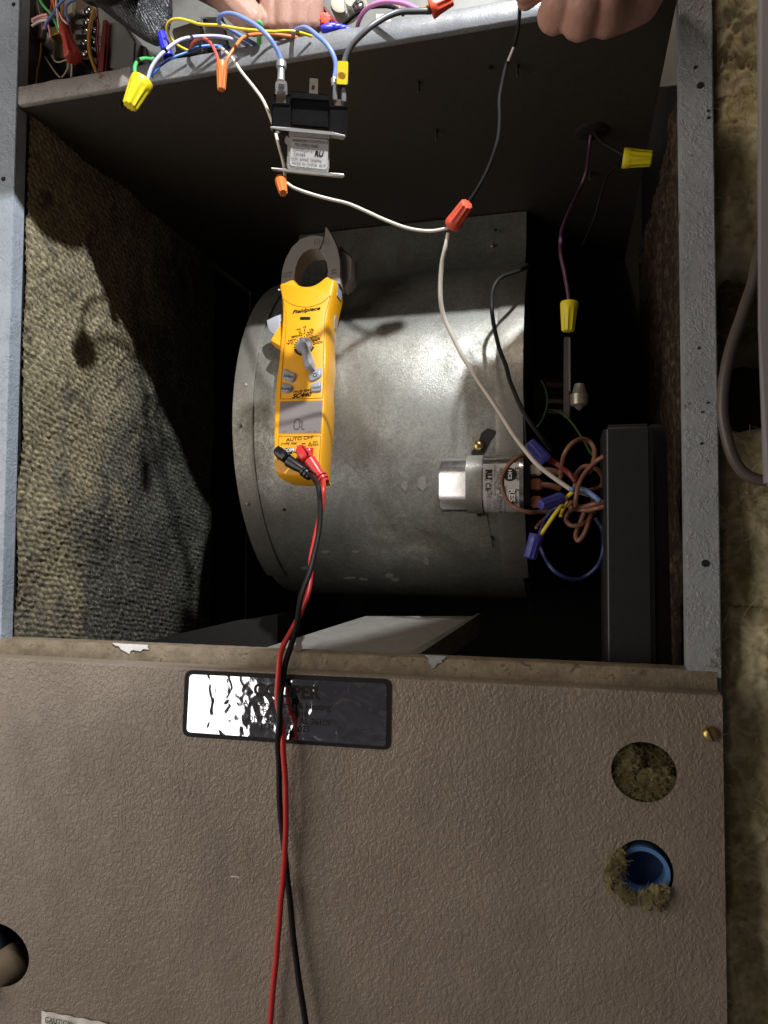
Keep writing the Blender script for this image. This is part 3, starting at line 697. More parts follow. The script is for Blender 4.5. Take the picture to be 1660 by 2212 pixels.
# =================================================================== CAPACITOR
cY = .128
cx0, cx1 = P(946, 1040, cY).x, P(1131, 1040, cY).x; cz0, cz1 = P(1040, 1104, cY).z, P(1040, 981, cY).z
cap = thing('run_capacitor', Vector(((cx0+cx1)/2, cY+.02, cz0)), 'silver oval motor run capacitor with white label strapped to the blower drum', 'capacitor')
def stadium(h, d, n=10):
    """cross-section in (y,z) about centre"""
    r = d/2; out = []
    for k in range(n+1): a = math.pi*k/n; out.append((r*math.cos(a), (h/2-r)+r*math.sin(a)))
    for k in range(n+1): a = math.pi+math.pi*k/n; out.append((r*math.cos(a), -(h/2-r)+r*math.sin(a)))
    return out
cdp = .040; ch = cz1-cz0; cc = Vector((0, cY+cdp/2, (cz0+cz1)/2))
def loftx(sections, name, m, parent, sm=30):
    bm = bmesh.new(); rings = []
    for x, g in sections: rings.append([bm.verts.new((x, cc.y+y, cc.z+z)) for y, z in stadium(ch+2*g, cdp+2*g)])
    for a, b in zip(rings, rings[1:]):
        k = len(a)
        for i in range(k): bm.faces.new((a[i], a[(i+1) % k], b[(i+1) % k], b[i]))
    bm.faces.new(rings[0]); bm.faces.new(rings[-1][::-1]); o = obj(name, bm, M[m], parent); auto_smooth(o, sm); return o
loftx([(cx0, -.003), (cx0+.001, -.001), (cx0+.003, 0), (cx1-.005, 0), (cx1-.004, .0012), (cx1, .0012), (cx1, -.002), (cx1-.002, -.004)], 'can', 'can', cap)
sx0, sx1 = P(1006, 1040, cY).x, P(1041, 1040, cY).x
loftx([(sx0, -.0006), (sx0, .0014), (sx1, .0014), (sx1, -.0006)], 'mounting_strap', 'strap', cap)
# label wraps the front
lx0, lx1 = P(1044, 1040, cY).x, P(1124, 1040, cY).x
bm = bmesh.new(); pf = [(y, z) for y, z in stadium(ch+.0008, cdp+.0008, 24)]; r = (cdp+.0008)/2
sel = [(y, z) for y, z in pf if y < -.0 or False]; sel = sorted([q for q in sel if q[1] < ch*.34], key=lambda q: q[1])
rows = [[bm.verts.new((x, cc.y+y, cc.z+z)) for y, z in sel] for x in (lx0, lx1)]
for k in range(len(sel)-1): bm.faces.new((rows[0][k], rows[0][k+1], rows[1][k+1], rows[1][k]))
lb = obj('sticker', bm, M['paper'], cap, True); lb['label'] = 'white printed label wrapped round the can'
def captext(body, gx, gy, size, bold=0, m='ink', sq=1):
    x, y = cp('G', gx, gy); a = P(x, y, cY-.0009); text('lettering', body, a, Vector((0, 0, -1)), Vector((1, 0, 0)), size, m, cap, 0, bold, squeeze=sq)
captext('5.0µF', 735, 358, .0062, .01); captext('C', 735, 510, .0066, .01)
captext('10+5 MFD  ±6%  370VAC.B', 592, 500, .0040, .02); captext('CAPACITOR    97A45CLA', 565, 500, .0034)
captext('INTERNALLY PROTECTED   10000 AFC', 540, 480, .0027); captext('DAIRYMAT ACT 1400', 512, 430, .0027)
captext('RU', 487, 365, .0076, .05); captext('CE', 480, 470, .0070, .01); captext('NO PCB  SA DE DESERT', 480, 600, .0025); captext('SA DE TX 98 401', 500, 600, .0025); captext('US LISTED', 462, 370, .0026)
captext('RES', 688, 545, .0082, .03, 'white')
x, y = cp('G', 672, 365); a = P(x, y, cY-.0006)
bm = bmesh.new(); lathe(bm, a, a+Vector((0, -.0003, 0)), [(0, .0066), (1, .0066)], 26); obj('emblem', bm, M['ink'], cap); text('lettering', 'HCS', a+Vector((0, -.0008, 0)), Vector((0, 0, -1)), Vector((1, 0, 0)), .0050, 'white', cap, 0, .03)
o = prism('logo_block', 'G', quadround([(664, 490), (712, 490), (712, 632), (664, 632)], 8, 3), cY-.0006, cY-.0002, 'ink', cap)
for t_ in ('EMERSON 27A3505', ): captext(t_, 630, 580, .0032)
# terminal end
tx = cx1+.0005
bm = box(bmesh.new(), (cx1-.002, cc.y-.013, cc.z-ch*.40), (cx1+.006, cc.y+.013, cc.z+ch*.40)); o = obj('terminal_cup', bev(bm, .002), M['blk'], cap)
for k, (gy, m_) in enumerate(((320, 'cream'), (450, 'wsal'), (600, 'wbrn'))):
    z = P(*cp('G', 880, gy), cY+.015).z
    bm = box(bmesh.new(), (cx1+.006, cc.y-.0035, z-.006), (cx1+.017, cc.y+.0035, z+.006)); bmesh.ops.bevel(bm, geom=bm.edges[:], offset=.0015, segments=2, affect='EDGES'); M.setdefault('flag', simple('terminal_boot', (.30, .10, .06), .35)); o = obj('terminal_boot', bm, M['cream'] if k == 0 else M['flag'], cap); auto_smooth(o)
    a = Vector((cx1+.016, cc.y, z)); wire('terminal_boot', [a, a+Vector((.01, 0, -.001)), a+Vector((.02, .002, -.004))], .0032, 'wbrn', None, parent=cap)
# strap ear with screw on drum, strap tail
drum_patch([(1020, 983), (1018, 976), (1032, 962), (1040, 935), (1054, 925), (1073, 932), (1060, 950), (1045, 985)], .0, .0016, 'strap_ear', 'dark', cap)
o = screw('strap_screw', on_drum(1035, 963, .003), Vector((.1, -1, .1)), .0058, 'brass', cap, R(95))
drum_patch([(1030, 1112), (1052, 1112), (1064, 1182), (1038, 1182)], .0, .0014, 'strap_tail', 'strap', cap)
drum_patch([(1036, 1162), (1060, 1160), (1064, 1170), (1037, 1172)], .002, .0018, 'strap_tail', 'strap', cap)
o = obj('strap_bolt', lathe(bmesh.new(), on_drum(1036, 1110, .001), on_drum(1036, 1110, .006), [(0, .0032), (1, .003)], 12), M['dark'], cap)

# =================================================================== MOTOR SIDE (dark right-hand void)
M['dusty'] = simple('lightened_steel', (.09, .07, .065), .5, 0, .2); M['bolt'] = simple('bolt_highlight', (.42, .37, .30), .3, .5)  # steel lightened to show in shade; flash highlight put into the bolt's colour
mt = thing('blower_motor', P(1220, 850, .33), 'dark blower motor and mounting arm deep in the shadow beside the drum', 'motor')
for yy in (1730, 1850, 1925): prism('motor_rib', 'E', [(590, yy), (720, yy+6), (720, yy+42), (600, yy+36)], .24, .26, 'dusty', mt, .001)
a = P(1150, 860, .36); b = P(1232, 860, .36)
bm = bmesh.new(); lathe(bm, a, b, [(0, .045), (.1, .05), (.45, .05), (.5, .047), (.9, .047), (1, .03)], 32); o = obj('motor_shell', bm, M['dark'], mt); auto_smooth(o)
prism('mounting_arm', 'E', [(725, 1400), (772, 1400), (772, 1990), (722, 1990)], .20, .205, 'dusty', mt, .001)
prism('mounting_arm', 'E', [(760, 1400), (775, 1400), (775, 1800), (762, 1800)], .196, .20, 'strap', mt, .001)
bm = bmesh.new(); lathe(bm, P(*cp('E', 838, 1745), .19), P(*cp('E', 838, 1935), .19), [(0, .005), (.35, .0075), (.4, .0095), (.8, .0095), (.85, .006), (1, .001)], 14); o = obj('arm_bolt', bm, M['bolt'], mt); auto_smooth(o)
# black junction box at the right
jb = thing('control_box', P(1360, 1430, .04), 'tall black sheet metal box standing in the right of the compartment', 'box')
prism('box_shell', 'Z', [(1304, 916), (1411, 913), (1420, 1600), (1309, 1600)], .035, .10, 'box', jb, .004, seg=5)
prism('box_side', 'Z', quadround([(1400, 916), (1440, 918), (1456, 1600), (1412, 1600)], 12), .060, .14, 'dark', jb, .002)
# pale panel below the drum
fp = thing('drip_panel', P(790, 1400, .06), 'pale dusty sheet metal panel lying below the blower drum', 'panel')
zf = ZS-.012
def floorpt(x, y, Y): p = P(x, y, Y); return p
A = [P(558, 1404, .03), P(880, 1420, .03), P(1032, 1331, .24), P(790, 1331, .24)]
bm = bmesh.new(); v = [bm.verts.new(p) for p in A]+[bm.verts.new(p+Vector((0, 0, -.003))) for p in A]
bm.faces.new(v[:4]); bm.faces.new(v[4:][::-1])
for i in range(4): bm.faces.new((v[i], v[4+i], v[4+(i+1) % 4], v[(i+1) % 4]))
obj('sheet', bm, M['panel'], fp)
E2 = [P(880, 1419, .028), P(1032, 1330, .238), P(1040, 1330, .238), P(900, 1424, .028)]
bm = bmesh.new(); v = [bm.verts.new(p+Vector((0, 0, .003))) for p in E2]+[bm.verts.new(p+Vector((0, 0, -.02))) for p in E2]
bm.faces.new(v[:4]); bm.faces.new(v[4:][::-1])
for i in range(4): bm.faces.new((v[i], v[4+i], v[4+(i+1) % 4], v[(i+1) % 4]))
obj('folded_edge', bm, M['drumrim'], fp)

# =================================================================== CLAMP METER
mo = P(650, 1020, .088); mtp = P(668, 600, .150)
ax = (mtp-mo).normalized(); mn = Vector((0, -1, 0)); mn = (mn-ax*mn.dot(ax)).normalized(); mr = ax.cross(mn)*-1
if mr.x < 0: mr = -mr
mr = mr.normalized()
cm = thing('clamp_meter', mo, 'yellow clamp multimeter hanging in front of the drum with two test leads plugged in', 'multimeter')
def MP(c, x, y, h=0.0): q = cp(c, x, y); return PL(q[0], q[1], mo+mn*h, mn)
def off2(pl, d):
    """inset a closed outline (metres, positive = inward)"""
    k = len(pl); cen = sum(pl, Vector())/k; out = []
    for i in range(k):
        a, p, b = pl[i-1], pl[i], pl[(i+1) % k]; e = (b-a).normalized(); nn = e.cross(mn).normalized()
        if (cen-p).dot(nn) < 0: nn = -nn
        out.append(p+nn*d)
    return out
def mloft(outline, layers, name, m, parent=None, sm=40):
    """outline: points on the face plane; layers: (height along the face normal, inset)"""
    bm = bmesh.new(); rings = []
    for h, d in layers: rings.append([bm.verts.new(p+mn*h) for p in off2(outline, d)])
    for a, b in zip(rings, rings[1:]):
        k = len(a)
        for i in range(k): bm.faces.new((a[i], a[(i+1) % k], b[(i+1) % k], b[i]))
    bm.faces.new(rings[0]); bm.faces.new(rings[-1][::-1]); o = obj(name, bm, M[m], parent or cm); auto_smooth(o, sm); return o
def smoothloop(pl, n=4):
    k = len(pl); q = pl+pl[:3]; out = []
    q = [pl[-1]]+pl+pl[:2]
    for i in range(1, k+1):
        a, b, c, d = q[i-1], q[i], q[i+1], q[i+2]
        for j in range(n):
            t = j/n; out.append(.5*((2*b)+(c-a)*t+(2*a-5*b+4*c-d)*t*t+(3*b-a-3*c+d)*t**3))
    return out
body = [('M', 573, 710), ('M', 630, 680), ('M', 712, 648), ('M', 745, 685), ('M', 790, 712), ('M', 850, 722), ('M', 920, 712), ('M', 985, 678), ('M', 1062, 620), ('M', 1110, 640), ('M', 1150, 664),
        ('M', 1130, 780), ('M', 1110, 860), ('M', 1075, 1050), ('M', 1062, 1250), ('M', 1065, 1494),
        ('N', 1000, 560), ('N', 1008, 800), ('N', 990, 1150), ('N', 965, 1400), ('N', 935, 1800), ('N', 930, 1905), ('N', 700, 1915), ('N', 420, 1900),
        ('N', 300, 1860), ('N', 258, 1790), ('N', 250, 1500), ('N', 252, 1200), ('N', 265, 800), ('N', 290, 500), ('N', 325, 250), ('M', 580, 1300), ('M', 598, 1100), ('M', 602, 980), ('M', 592, 830)]
ol = [MP(*q) for q in body]; sol = smoothloop(ol, 4)
mloft(sol, [(-.034, .003), (-.032, .0005), (-.020, -.0015), (-.008, -.0010), (-.003, .0002), (-.0008, .0012), (0, .0028)], 'meter_body', 'yellow')
# raised faceplate borders (fine grooves)
def mline(c, seq, w=.00045, m='dimy', name='groove'):
    p = [MP(c, x, y, .0002) for x, y in seq]; return obj(name, tube_bm(p, w, 5, 4), M[m], cm)
M['dimy'] = simple('groove_shade', (.50, .24, .01), .6, 0, .05, 500, 0)
mline('M', [(612, 850), (650, 880), (720, 920), (800, 938), (860, 942), (930, 930), (1020, 895), (1105, 822)])
mline('M', [(1105, 822), (1075, 930), (1050, 1050), (1040, 1250), (1035, 1494)]); mline('M', [(612, 850), (640, 1000), (640, 1200), (610, 1490)])
mline('N', [(400, 60), (385, 300), (352, 795)]); mline('N', [(352, 795), (660, 792), (972, 778)]); mline('N', [(985, 0), (985, 400), (972, 778)])
mline('N', [(330, 1333), (640, 1335), (940, 1330)]); mline('N', [(940, 1330), (920, 1700), (905, 1850)]); mline('N', [(330, 1333), (318, 1690)])
# LCD
lcd = [MP('N', *q) for q in ((360, 838), (966, 826), (942, 1290), (336, 1296))]
mloft(quadround([tuple(p) for p in lcd], .001, 2) if False else lcd, [(-.001, -.0012), (.0003, -.0010), (.0004, -.0002)], 'display_bezel', 'dimy')
mloft(lcd, [(-.001, .0002), (.0006, .0002), (.0007, .0006)], 'display', 'lcd')
def seg(x0, y0, x1, y1, w=9):
    a = Vector((x0, y0)); b = Vector((x1, y1)); d = (b-a).normalized(); n_ = Vector((-d.y, d.x))*w; c = [(a+n_), (b+n_), (b-n_), (a-n_)]
    mloft([MP('N', p.x, p.y) for p in c], [(.0004, 0), (.0010, 0)], 'display_segment', 'seg')
for s in ((577, 1098, 640, 1095), (570, 1110, 563, 1160), (560, 1175, 555, 1225), (645, 1108, 640, 1160), (638, 1172, 634, 1225), (560, 1240, 628, 1238), (678, 1120, 672, 1175), (671, 1185, 667, 1225), (668, 1240, 710, 1240)): seg(*s)
for x in (400, 425, 765, 790, 850, 870): seg(x, 1278, x+10, 1276, 5)
# lettering
def mt_(body, c, x, y, size, shear=0, bold=0, sq=1, ang=None, m='ink', h=.0003, parent=None, align='CENTER'):
    a = MP(c, x, y, h); r = mr if ang is None else (mr*math.cos(R(ang))+ax*math.sin(R(ang))); u = ax if ang is None else (-mr*math.sin(R(ang))+ax*math.cos(R(ang)))
    return text('lettering', body, a, r, u, size, m, parent or cm, shear, bold, squeeze=sq, align=align)
mt_('Fieldpiece', 'M', 850, 976, .0066, .3, .03, 1.22)
pl = [MP('M', x, y, 0) for x, y in rrect(788, 1046, 898, 1076, 13)]
mloft(pl, [(-.0005, 0), (.0004, 0), (.0005, .0003)], 'indicator_slot', 'ink')
for b_, x, y, s in (('O', 838, 1152, .0034), ('F', 836, 1188, .0034), ('F', 834, 1220, .0034), ('Ω', 796, 1230, .0044), ('MFD', 737, 1250, .0034), ('NCV', 707, 1287, .0034), ('°F°C', 685, 1322, .0034),
                    ('Hz', 908, 1176, .0034), ('AAC', 895, 1202, .0032), ('VAC', 886, 1229, .0032), ('VDC', 930, 1254, .0032), ('%', 985, 1272, .0034), ('Hz', 950, 1286, .0034), ('µADC', 982, 1311, .0032), ('+H', 772, 1176, .0032), ('•))', 785, 1200, .0028)): mt_(b_, 'M', x, y, s*1.12, 0, .025, 1.12)
# dial ring ticks and knob
kc = MP('M', 834, 1345)
for k in range(13):
    a = R(180-15*k) if k < 13 else 0
    p = kc+(mr*math.cos(a)+ax*math.sin(a))*.0102; q = kc+(mr*math.cos(a)+ax*math.sin(a))*.0118
    obj('dial_tick', tube_bm([p+mn*.0003, p.lerp(q, .5)+mn*.0003, q+mn*.0003], .0006, 5, 2), M['ink'], cm)
rg = [kc+(mr*math.cos(R(a))+ax*math.sin(R(a)))*.0108+mn*.0002 for a in range(195, 346, 6)]; obj('dial_ring', tube_bm(rg, .0012, 6, 2), M['ink'], cm)
bm = bmesh.new(); lathe(bm, kc, kc+mn*.004, [(0, .0090), (.7, .0088), (.95, .0080), (1, .005)], 30); kn = obj('dial_knob', bm, M['grey'], cm); auto_smooth(kn)
hp = [('M', 790, 1262), ('M', 812, 1258), ('M', 850, 1290), ('M', 860, 1380), ('M', 895, 1440), ('N', 835, 250), ('N', 832, 345), ('N', 770, 365), ('N', 690, 335), ('M', 800, 1440), ('M', 775, 1330)]
hp = ((647, 733), (651, 728.5), (657, 730), (663, 740), (669, 758), (673, 768), (677.5, 783), (677, 795), (667.5, 798), (657.5, 794), (652.5, 770), (648, 750))
hl = [MP('Z', *q, .0085)-mn*.0085 for q in hp]
mloft(hl, [(.002, .0), (.008, .0004), (.0105, .0012), (.0115, .0026)], 'dial_handle', 'grey', sm=50)
# buttons
def button(seq, label_txt, tx_, ty_, s, ang):
    l = [MP('N', *q) for q in seq]; b = mloft(smoothloop(l, 3), [(-.001, -.0005), (.0002, -.0005), (.0004, .0), (.0020, .0003), (.0026, .0010)], 'button', 'grey', sm=50)
    if label_txt == 'SUN':
        c = MP('N', tx_, ty_, .0028); ring = [c+(mr*math.cos(R(a))+ax*math.sin(R(a)))*.0019 for a in range(0, 361, 30)]; obj('sun_mark', tube_bm(ring, .00035, 5, 2), M['ink'], cm)
        for k in range(8):
            d = mr*math.cos(R(45*k))+ax*math.sin(R(45*k)); obj('sun_mark', tube_bm([c+d*.0028, c+d*.0034, c+d*.0039], .00030, 5, 2), M['ink'], cm)
    else: mt_(label_txt, 'N', tx_, ty_, s, 0, .01, 1, ang, 'ink', .0027)
button([(420, 368), (500, 405), (580, 440), (572, 520), (535, 556), (460, 535), (398, 500), (400, 400)], 'Select', 474, 462, .0050, -14)
button([(400, 568), (480, 590), (538, 625), (530, 670), (490, 708), (430, 708), (378, 690), (385, 610)], 'Range', 445, 643, .0048, -3)
button([(930, 350), (955, 380), (950, 470), (880, 525), (810, 545), (775, 510), (775, 460), (850, 395)], 'SUN', 858, 447, 0, 0)
button([(935, 545), (952, 590), (948, 680), (900, 698), (820, 695), (798, 650), (805, 600), (870, 560)], 'Hold', 872, 630, .0050, 2)
mt_('TRUE RMS', 'N', 664, 683, .0042, .2, .01, 1.12); mt_('SC440', 'N', 660, 745, .0068, .3, .04, 1.15)
mt_('AUTO OFF', 'N', 636, 1372, .0056, 0, .01, 1.1); mt_('TYPE K', 'N', 447, 1450, .0040, .3, 0, 1.15); mt_('30V', 'N', 858, 1425, .0036, .3); mt_('MAX', 'N', 860, 1463, .0036, .3); mt_('TEMP', 'N', 655, 1500, .0042)
tri = [MP('N', x, y, .0004) for x, y in ((785, 1425), (810, 1475), (757, 1475), (785, 1425))]; obj('warning_mark', tube_bm(tri, .0003, 5, 1, straight=True), M['ink'], cm); mt_('!', 'N', 784, 1460, .0032)
for x0, x1, m_ in ((545, 590, 'ink'), (665, 722, 'wmar')):
    mloft([MP('N', x, y) for x, y in ((x0, 1440), (x1, 1438), (x1, 1453), (x0, 1455))], [(-.0003, 0), (.0004, 0)], 'probe_slot', m_)
mline('N', [(545, 1422), (655, 1420)], .0002, 'dimy'); mline('N', [(590, 1465), (665, 1463)], .0002, 'dimy')
mloft([MP('N', x, y) for x, y in ((418, 1512), (528, 1512), (528, 1590), (410, 1600))], [(-.0005, 0), (.0006, 0)], 'jack_label', 'ink')
mt_('COM', 'N', 472, 1543, .0052, 0, .03, 1, m='white', h=.0008)
mloft([MP('N', x, y) for x, y in ((640, 1508), (835, 1508), (832, 1640), (650, 1640))], [(-.0005, 0), (.0006, 0)], 'jack_label', 'red')
mt_('+', 'N', 778, 1532, .0050, 0, .03, 1, m='white', h=.0008)
mloft([MP('N', x, y) for x, y in rrect(553, 1538, 625, 1572, 14)], [(-.0005, 0), (.0012, .0002)], 'jack_slider', 'grey')
tri = [MP('N', x, y, .0004) for x, y in ((612, 1610), (650, 1668), (580, 1668), (612, 1610))]; obj('warning_mark', tube_bm(tri, .0003, 5, 1, straight=True), M['ink'], cm); mt_('600V', 'N', 615, 1688, .0032, .2)
# side rib window and top-right grey trigger patch
def side_patch(seq, m, name, h0, h1):
    """patch on the right flank: points given on the silhouette side, pushed outward"""
    l = [PL(*cp(c, x, y), mo-mn*.016, (mr*.96+mn*.28).normalized()) if False else MP(c, x, y, -.012) for c, x, y in seq]
    return mloft(l, [(-.004, .0002), (h0, 0), (h1, .0006)], name, m)
fl = [MP('M', 1140, 800, -.0), MP('M', 1140, 1200, -.0)]
def flank(c, x, y):
    # plane through the right flank of the body
    a = MP('M', 1150, 664, -.004); b = MP('N', 990, 1150, -.004); n_ = ((b-a).cross(mn)).normalized()
    if n_.x < 0: n_ = -n_
    q = cp(c, x, y); return PL(q[0], q[1], a+n_*.0010, n_), n_
def flank_patch(seq, m, name, th=.0016):
    bm = bmesh.new(); A = []; 
    for c, x, y in seq:
        p, n_ = flank(c, x, y); A.append(p)
    a = [bm.verts.new(p+n_*th) for p in A]; b = [bm.verts.new(p-n_*.004) for p in A]; k = len(a); bm.faces.new(a); bm.faces.new(b[::-1])
    for i in range(k): bm.faces.new((a[i], b[i], b[(i+1) % k], a[(i+1) % k]))
    return obj(name, bm, M[m], cm)
from mathutils.bvhtree import BVHTree
_bo = bpy.data.objects['meter_body']; _bb = _ploc(_bo.parent); _bv = BVHTree.FromPolygons([v.co+_bb for v in _bo.data.vertices], [tuple(p.vertices) for p in _bo.data.polygons])
def body_patch(seq, m, name, th):
    bm = bmesh.new(); a = []; b = []
    for c, x, y in seq:
        h = _bv.ray_cast(CAM, ray(*cp(c, x, y)))
        if h[0] is None: continue
        a.append(bm.verts.new(h[0]+h[1]*th)); b.append(bm.verts.new(h[0]-h[1]*.001))
    k = len(a); bm.faces.new(a); bm.faces.new(b[::-1])
    for i in range(k): bm.faces.new((a[i], b[i], b[(i+1) % k], a[(i+1) % k]))
    return obj(name, bm, M[m], cm)
body_patch([('M', 1152, 1025), ('M', 1162, 1035), ('M', 1166, 1080), ('M', 1163, 1165), ('M', 1154, 1188), ('M', 1144, 1165), ('M', 1142, 1080)], 'grey', 'side_button', .0008)
# second grey patch near the jaw
body_patch([('M', 1176, 700), ('M', 1192, 708), ('M', 1206, 730), ('M', 1214, 775), ('M', 1214, 840), ('M', 1203, 872), ('M', 1170, 825)], 'grey', 'jaw_pivot', .0010)
# jaws
cj = [('M', 590, 690), ('M', 600, 560), ('M', 635, 440), ('M', 700, 320), ('M', 790, 235), ('M', 900, 195), ('M', 985, 198), ('M', 1040, 214), ('M', 1015, 290), ('M', 988, 345), ('M', 945, 332), ('M', 890, 335), ('M', 820, 375), ('M', 765, 450), ('M', 735, 540), ('M', 722, 640), ('M', 765, 720), ('M', 700, 760)]
jl = [MP(c, x, y, -.006) for c, x, y in cj]
jo = mloft(jl, [(-.020, .001), (-.018, 0), (-.001, 0), (0, .0008)], 'fixed_jaw', 'clampgrey')
cj = [('M', 1046, 200), ('M', 1048, 120), ('M', 1068, 112), ('M', 1105, 165), ('M', 1150, 250), ('M', 1185, 340), ('M', 1205, 440), ('M', 1212, 560), ('M', 1205, 700), ('M', 1100, 700), ('M', 1070, 625), ('M', 1078, 560), ('M', 1065, 470), ('M', 1030, 400), ('M', 994, 350), ('M', 1020, 290)]
mloft([MP(c, x, y, -.006) for c, x, y in cj], [(-.020, .001), (-.018, 0), (-.001, 0), (0, .0008)], 'moving_jaw', 'clampgrey')
# wide shoulder behind the moving jaw
cj = [('M', 1190, 310), ('M', 1240, 335), ('M', 1325, 400), ('M', 1350, 440), ('M', 1345, 640), ('M', 1300, 700), ('M', 1240, 740), ('M', 1200, 690), ('M', 1205, 500)]
mloft([MP(c, x, y, -.016) for c, x, y in cj], [(-.016, .001), (-.014, 0), (-.003, 0), (0, .003)], 'magnet_hanger', 'clampgrey')
mt_('CLAMP', 'M', 655, 592, .0038, 0, 0, .9, m='faint', h=-.0056); mt_('CAT III', 'M', 650, 626, .0038, 0, 0, .9, m='faint', h=-.0056)
mt_('600V~', 'M', 1140, 560, .0034, 0, 0, .9, m='faint', h=-.0056); mt_('400A~', 'M', 1140, 592, .0034, 0, 0, .9, m='faint', h=-.0056)
for x0 in (942, 1038):
    q = [MP('M', x, y, -.0056) for x, y in ((x0, 242), (x0+48, 244), (x0+48, 300), (x0-4, 298), (x0, 242))]; obj('jaw_mark', tube_bm(q, .0002, 4, 1, straight=True), M['faint'], cm); mt_('2', 'M', x0+23, 272, .0036, 0, 0, 1, m='faint', h=-.0056)
# trigger at the left: yellow wing and pale lever
mloft(smoothloop([MP(c, x, y, -.010) for c, x, y in (('M', 600, 1085), ('M', 560, 1150), ('M', 482, 1275), ('M', 500, 1310), ('M', 560, 1345), ('M', 610, 1360))], 3), [(-.014, .001), (-.012, 0), (-.002, 0), (0, .0015)], 'trigger_guard', 'yellow')
mloft([MP(c, x, y, -.014) for c, x, y in (('M', 600, 1015), ('M', 540, 1030), ('M', 442, 1078), ('M', 450, 1140), ('M', 475, 1190), ('M', 515, 1225), ('M', 600, 1200))], [(-.010, .0006), (-.009, 0), (-.0006, 0), (0, .0008)], 'jaw_trigger', 'grey')
obj('pin', lathe(bmesh.new(), MP('M', 568, 760, -.012), MP('M', 590, 760, -.012), [(0, .0018), (1, .0018)], 10), M['chrome'], cm)

# plugs and leads
def lead(name, lab, c, plug, nose, cable, m, mw):
    t = thing(name, cable[0], lab, 'test lead'); 
    l = [MP('N', x, y, .004) for x, y in plug]
    mloft(smoothloop(l, 3), [(-.004, .002), (-.002, .0003), (.005, 0), (.009, .0008), (.0105, .0028)], 'plug_head', m, t, 45)
    a, b, c_ = [MP('N', x, y, h) for x, y, h in nose]
    bm = bmesh.new(); lathe(bm, a, b, [(0, .0062), (.5, .0056), (.85, .0046), (1, .0042)], 20); lathe(bm, b.lerp(c_, -.02), c_, [(0, .0046), (.12, .0058), (.3, .0058), (.32, .0042), (.44, .0042), (.46, .0055), (.66, .0053), (.68, .0038), (.8, .0038), (.82, .0048), (1, .0042)], 20)
    o = obj('strain_relief', bm, M[m], t); auto_smooth(o, 40)
    wire('cable', cable, .00245, mw, None, parent=t); return t
redc = [MP('N', 985, 1965, .010)]+[P(x, y, Y) for x, y, Y in ((699, 1052, .050), (696, 1090, .046), (688, 1130, .042), (680, 1170, .036), (673, 1205, .030), (672, 1240, .020), (668, 1270, .012), (661, 1297, .004), (648, 1330, -.006), (627, 1366, -.017), (612, 1399, -.026), (605, 1435, -.031), (600, 1472, -.033), (599, 1516, -.034), (606, 1552, -.036), (612, 1589, -.038), (614, 1625, -.038), (616, 1680, -.038), (618, 1740, -.037), (618, 1800, -.036), (612, 1880, -.034), (606, 1960, -.032), (599, 2050, -.031), (590, 2140, -.031), (582, 2240, -.031), (578, 2300, -.031))]
blkc = [MP('N', 775, 1880, .008)]+[P(x, y, Y) for x, y, Y in ((686, 1046, .044), (692, 1085, .040), (691, 1130, .036), (686, 1165, .031), (678, 1200, .024), (668, 1238, .014), (656, 1270, .006), (648, 1297, -.001), (640, 1345, -.011), (628, 1399, -.021), (617, 1435, -.027), (608, 1479, -.030), (604, 1516, -.038), (602, 1570, -.041), (602, 1625, -.036), (604, 1700, -.033), (609, 1770, -.032), (617, 1850, -.031), (626, 1940, -.032), (636, 2040, -.032), (648, 2130, -.033), (662, 2220, -.033), (670, 2300, -.033))]
lead('test_lead', 'red test lead from the meter hanging down over the taupe door', 'N', [(655, 1520), (720, 1510), (745, 1515), (830, 1640), (845, 1665), (800, 1690), (715, 1740), (650, 1680), (615, 1600)], [(790, 1690, .010), (930, 1890, .010), (1010, 2010, .010)], redc, 'red', 'redw')
lead('test_lead', 'black test lead from the COM jack twisting beside the red lead', 'N', [(350, 1530), (400, 1525), (530, 1630), (540, 1660), (450, 1745), (400, 1730), (315, 1660), (300, 1590)], [(480, 1700, .009), (690, 1830, .009), (790, 1930, .009)], blkc, 'blk', 'blkw')

# =================================================================== RELAY
ry = -.045
rl = thing('relay', P(660, 300, ry), 'black and silver fan relay hanging by its wires in front of the dark deck', 'relay')
rn = (CAM-P(660, 290, ry)).normalized(); ro = P(660, 290, ry)
rn = (rn+Vector((0, -.0, .10))).normalized()
def rp(name, seq, Y0, Y1, m, w=0, seg=2): return prism(name, '2', seq, ry-Y0, ry-Y1, m, rl, w, seg=seg, o=ro, n=rn)
rp('case', [(470, 618), (590, 624), (590, 858), (462, 840)], ry, ry+.024, 'blk', .0009)
rp('case', [(592, 640), (842, 658), (838, 828), (592, 800)], ry+.002, ry+.024, 'blk', .0008)
rp('case', [(592, 590), (835, 616), (835, 652), (592, 634)], ry+.008, ry+.026, 'blk', .0008)
rp('case', [(838, 672), (960, 684), (955, 882), (836, 862)], ry, ry+.024, 'blk', .0009)
rp('case_top', [(474, 600), (586, 604), (586, 616), (474, 614)], ry+.006, ry+.024, 'blk', .0006)
for s in ([(586, 580), (700, 590), (700, 598), (586, 590)], [(765, 598), (832, 608), (832, 616), (765, 606)], [(590, 622), (845, 642), (845, 652), (590, 634)], [(470, 668), (586, 672), (586, 680), (470, 676)], [(838, 680), (958, 688), (958, 698), (838, 692)], [(600, 796), (835, 818), (835, 826), (600, 806)]): rp('case_ridge', s, ry-.0008, ry+.003, 'blk', .0003)
rp('coil_bracket', [(455, 818), (600, 828), (840, 852), (945, 876), (945, 890), (840, 872), (590, 850), (455, 832)], ry-.003, ry+.022, 'coil', .0006)
rp('coil_bracket', [(578, 850), (842, 870), (842, 900), (575, 880)], ry+.000, ry+.018, 'coil', .0006)
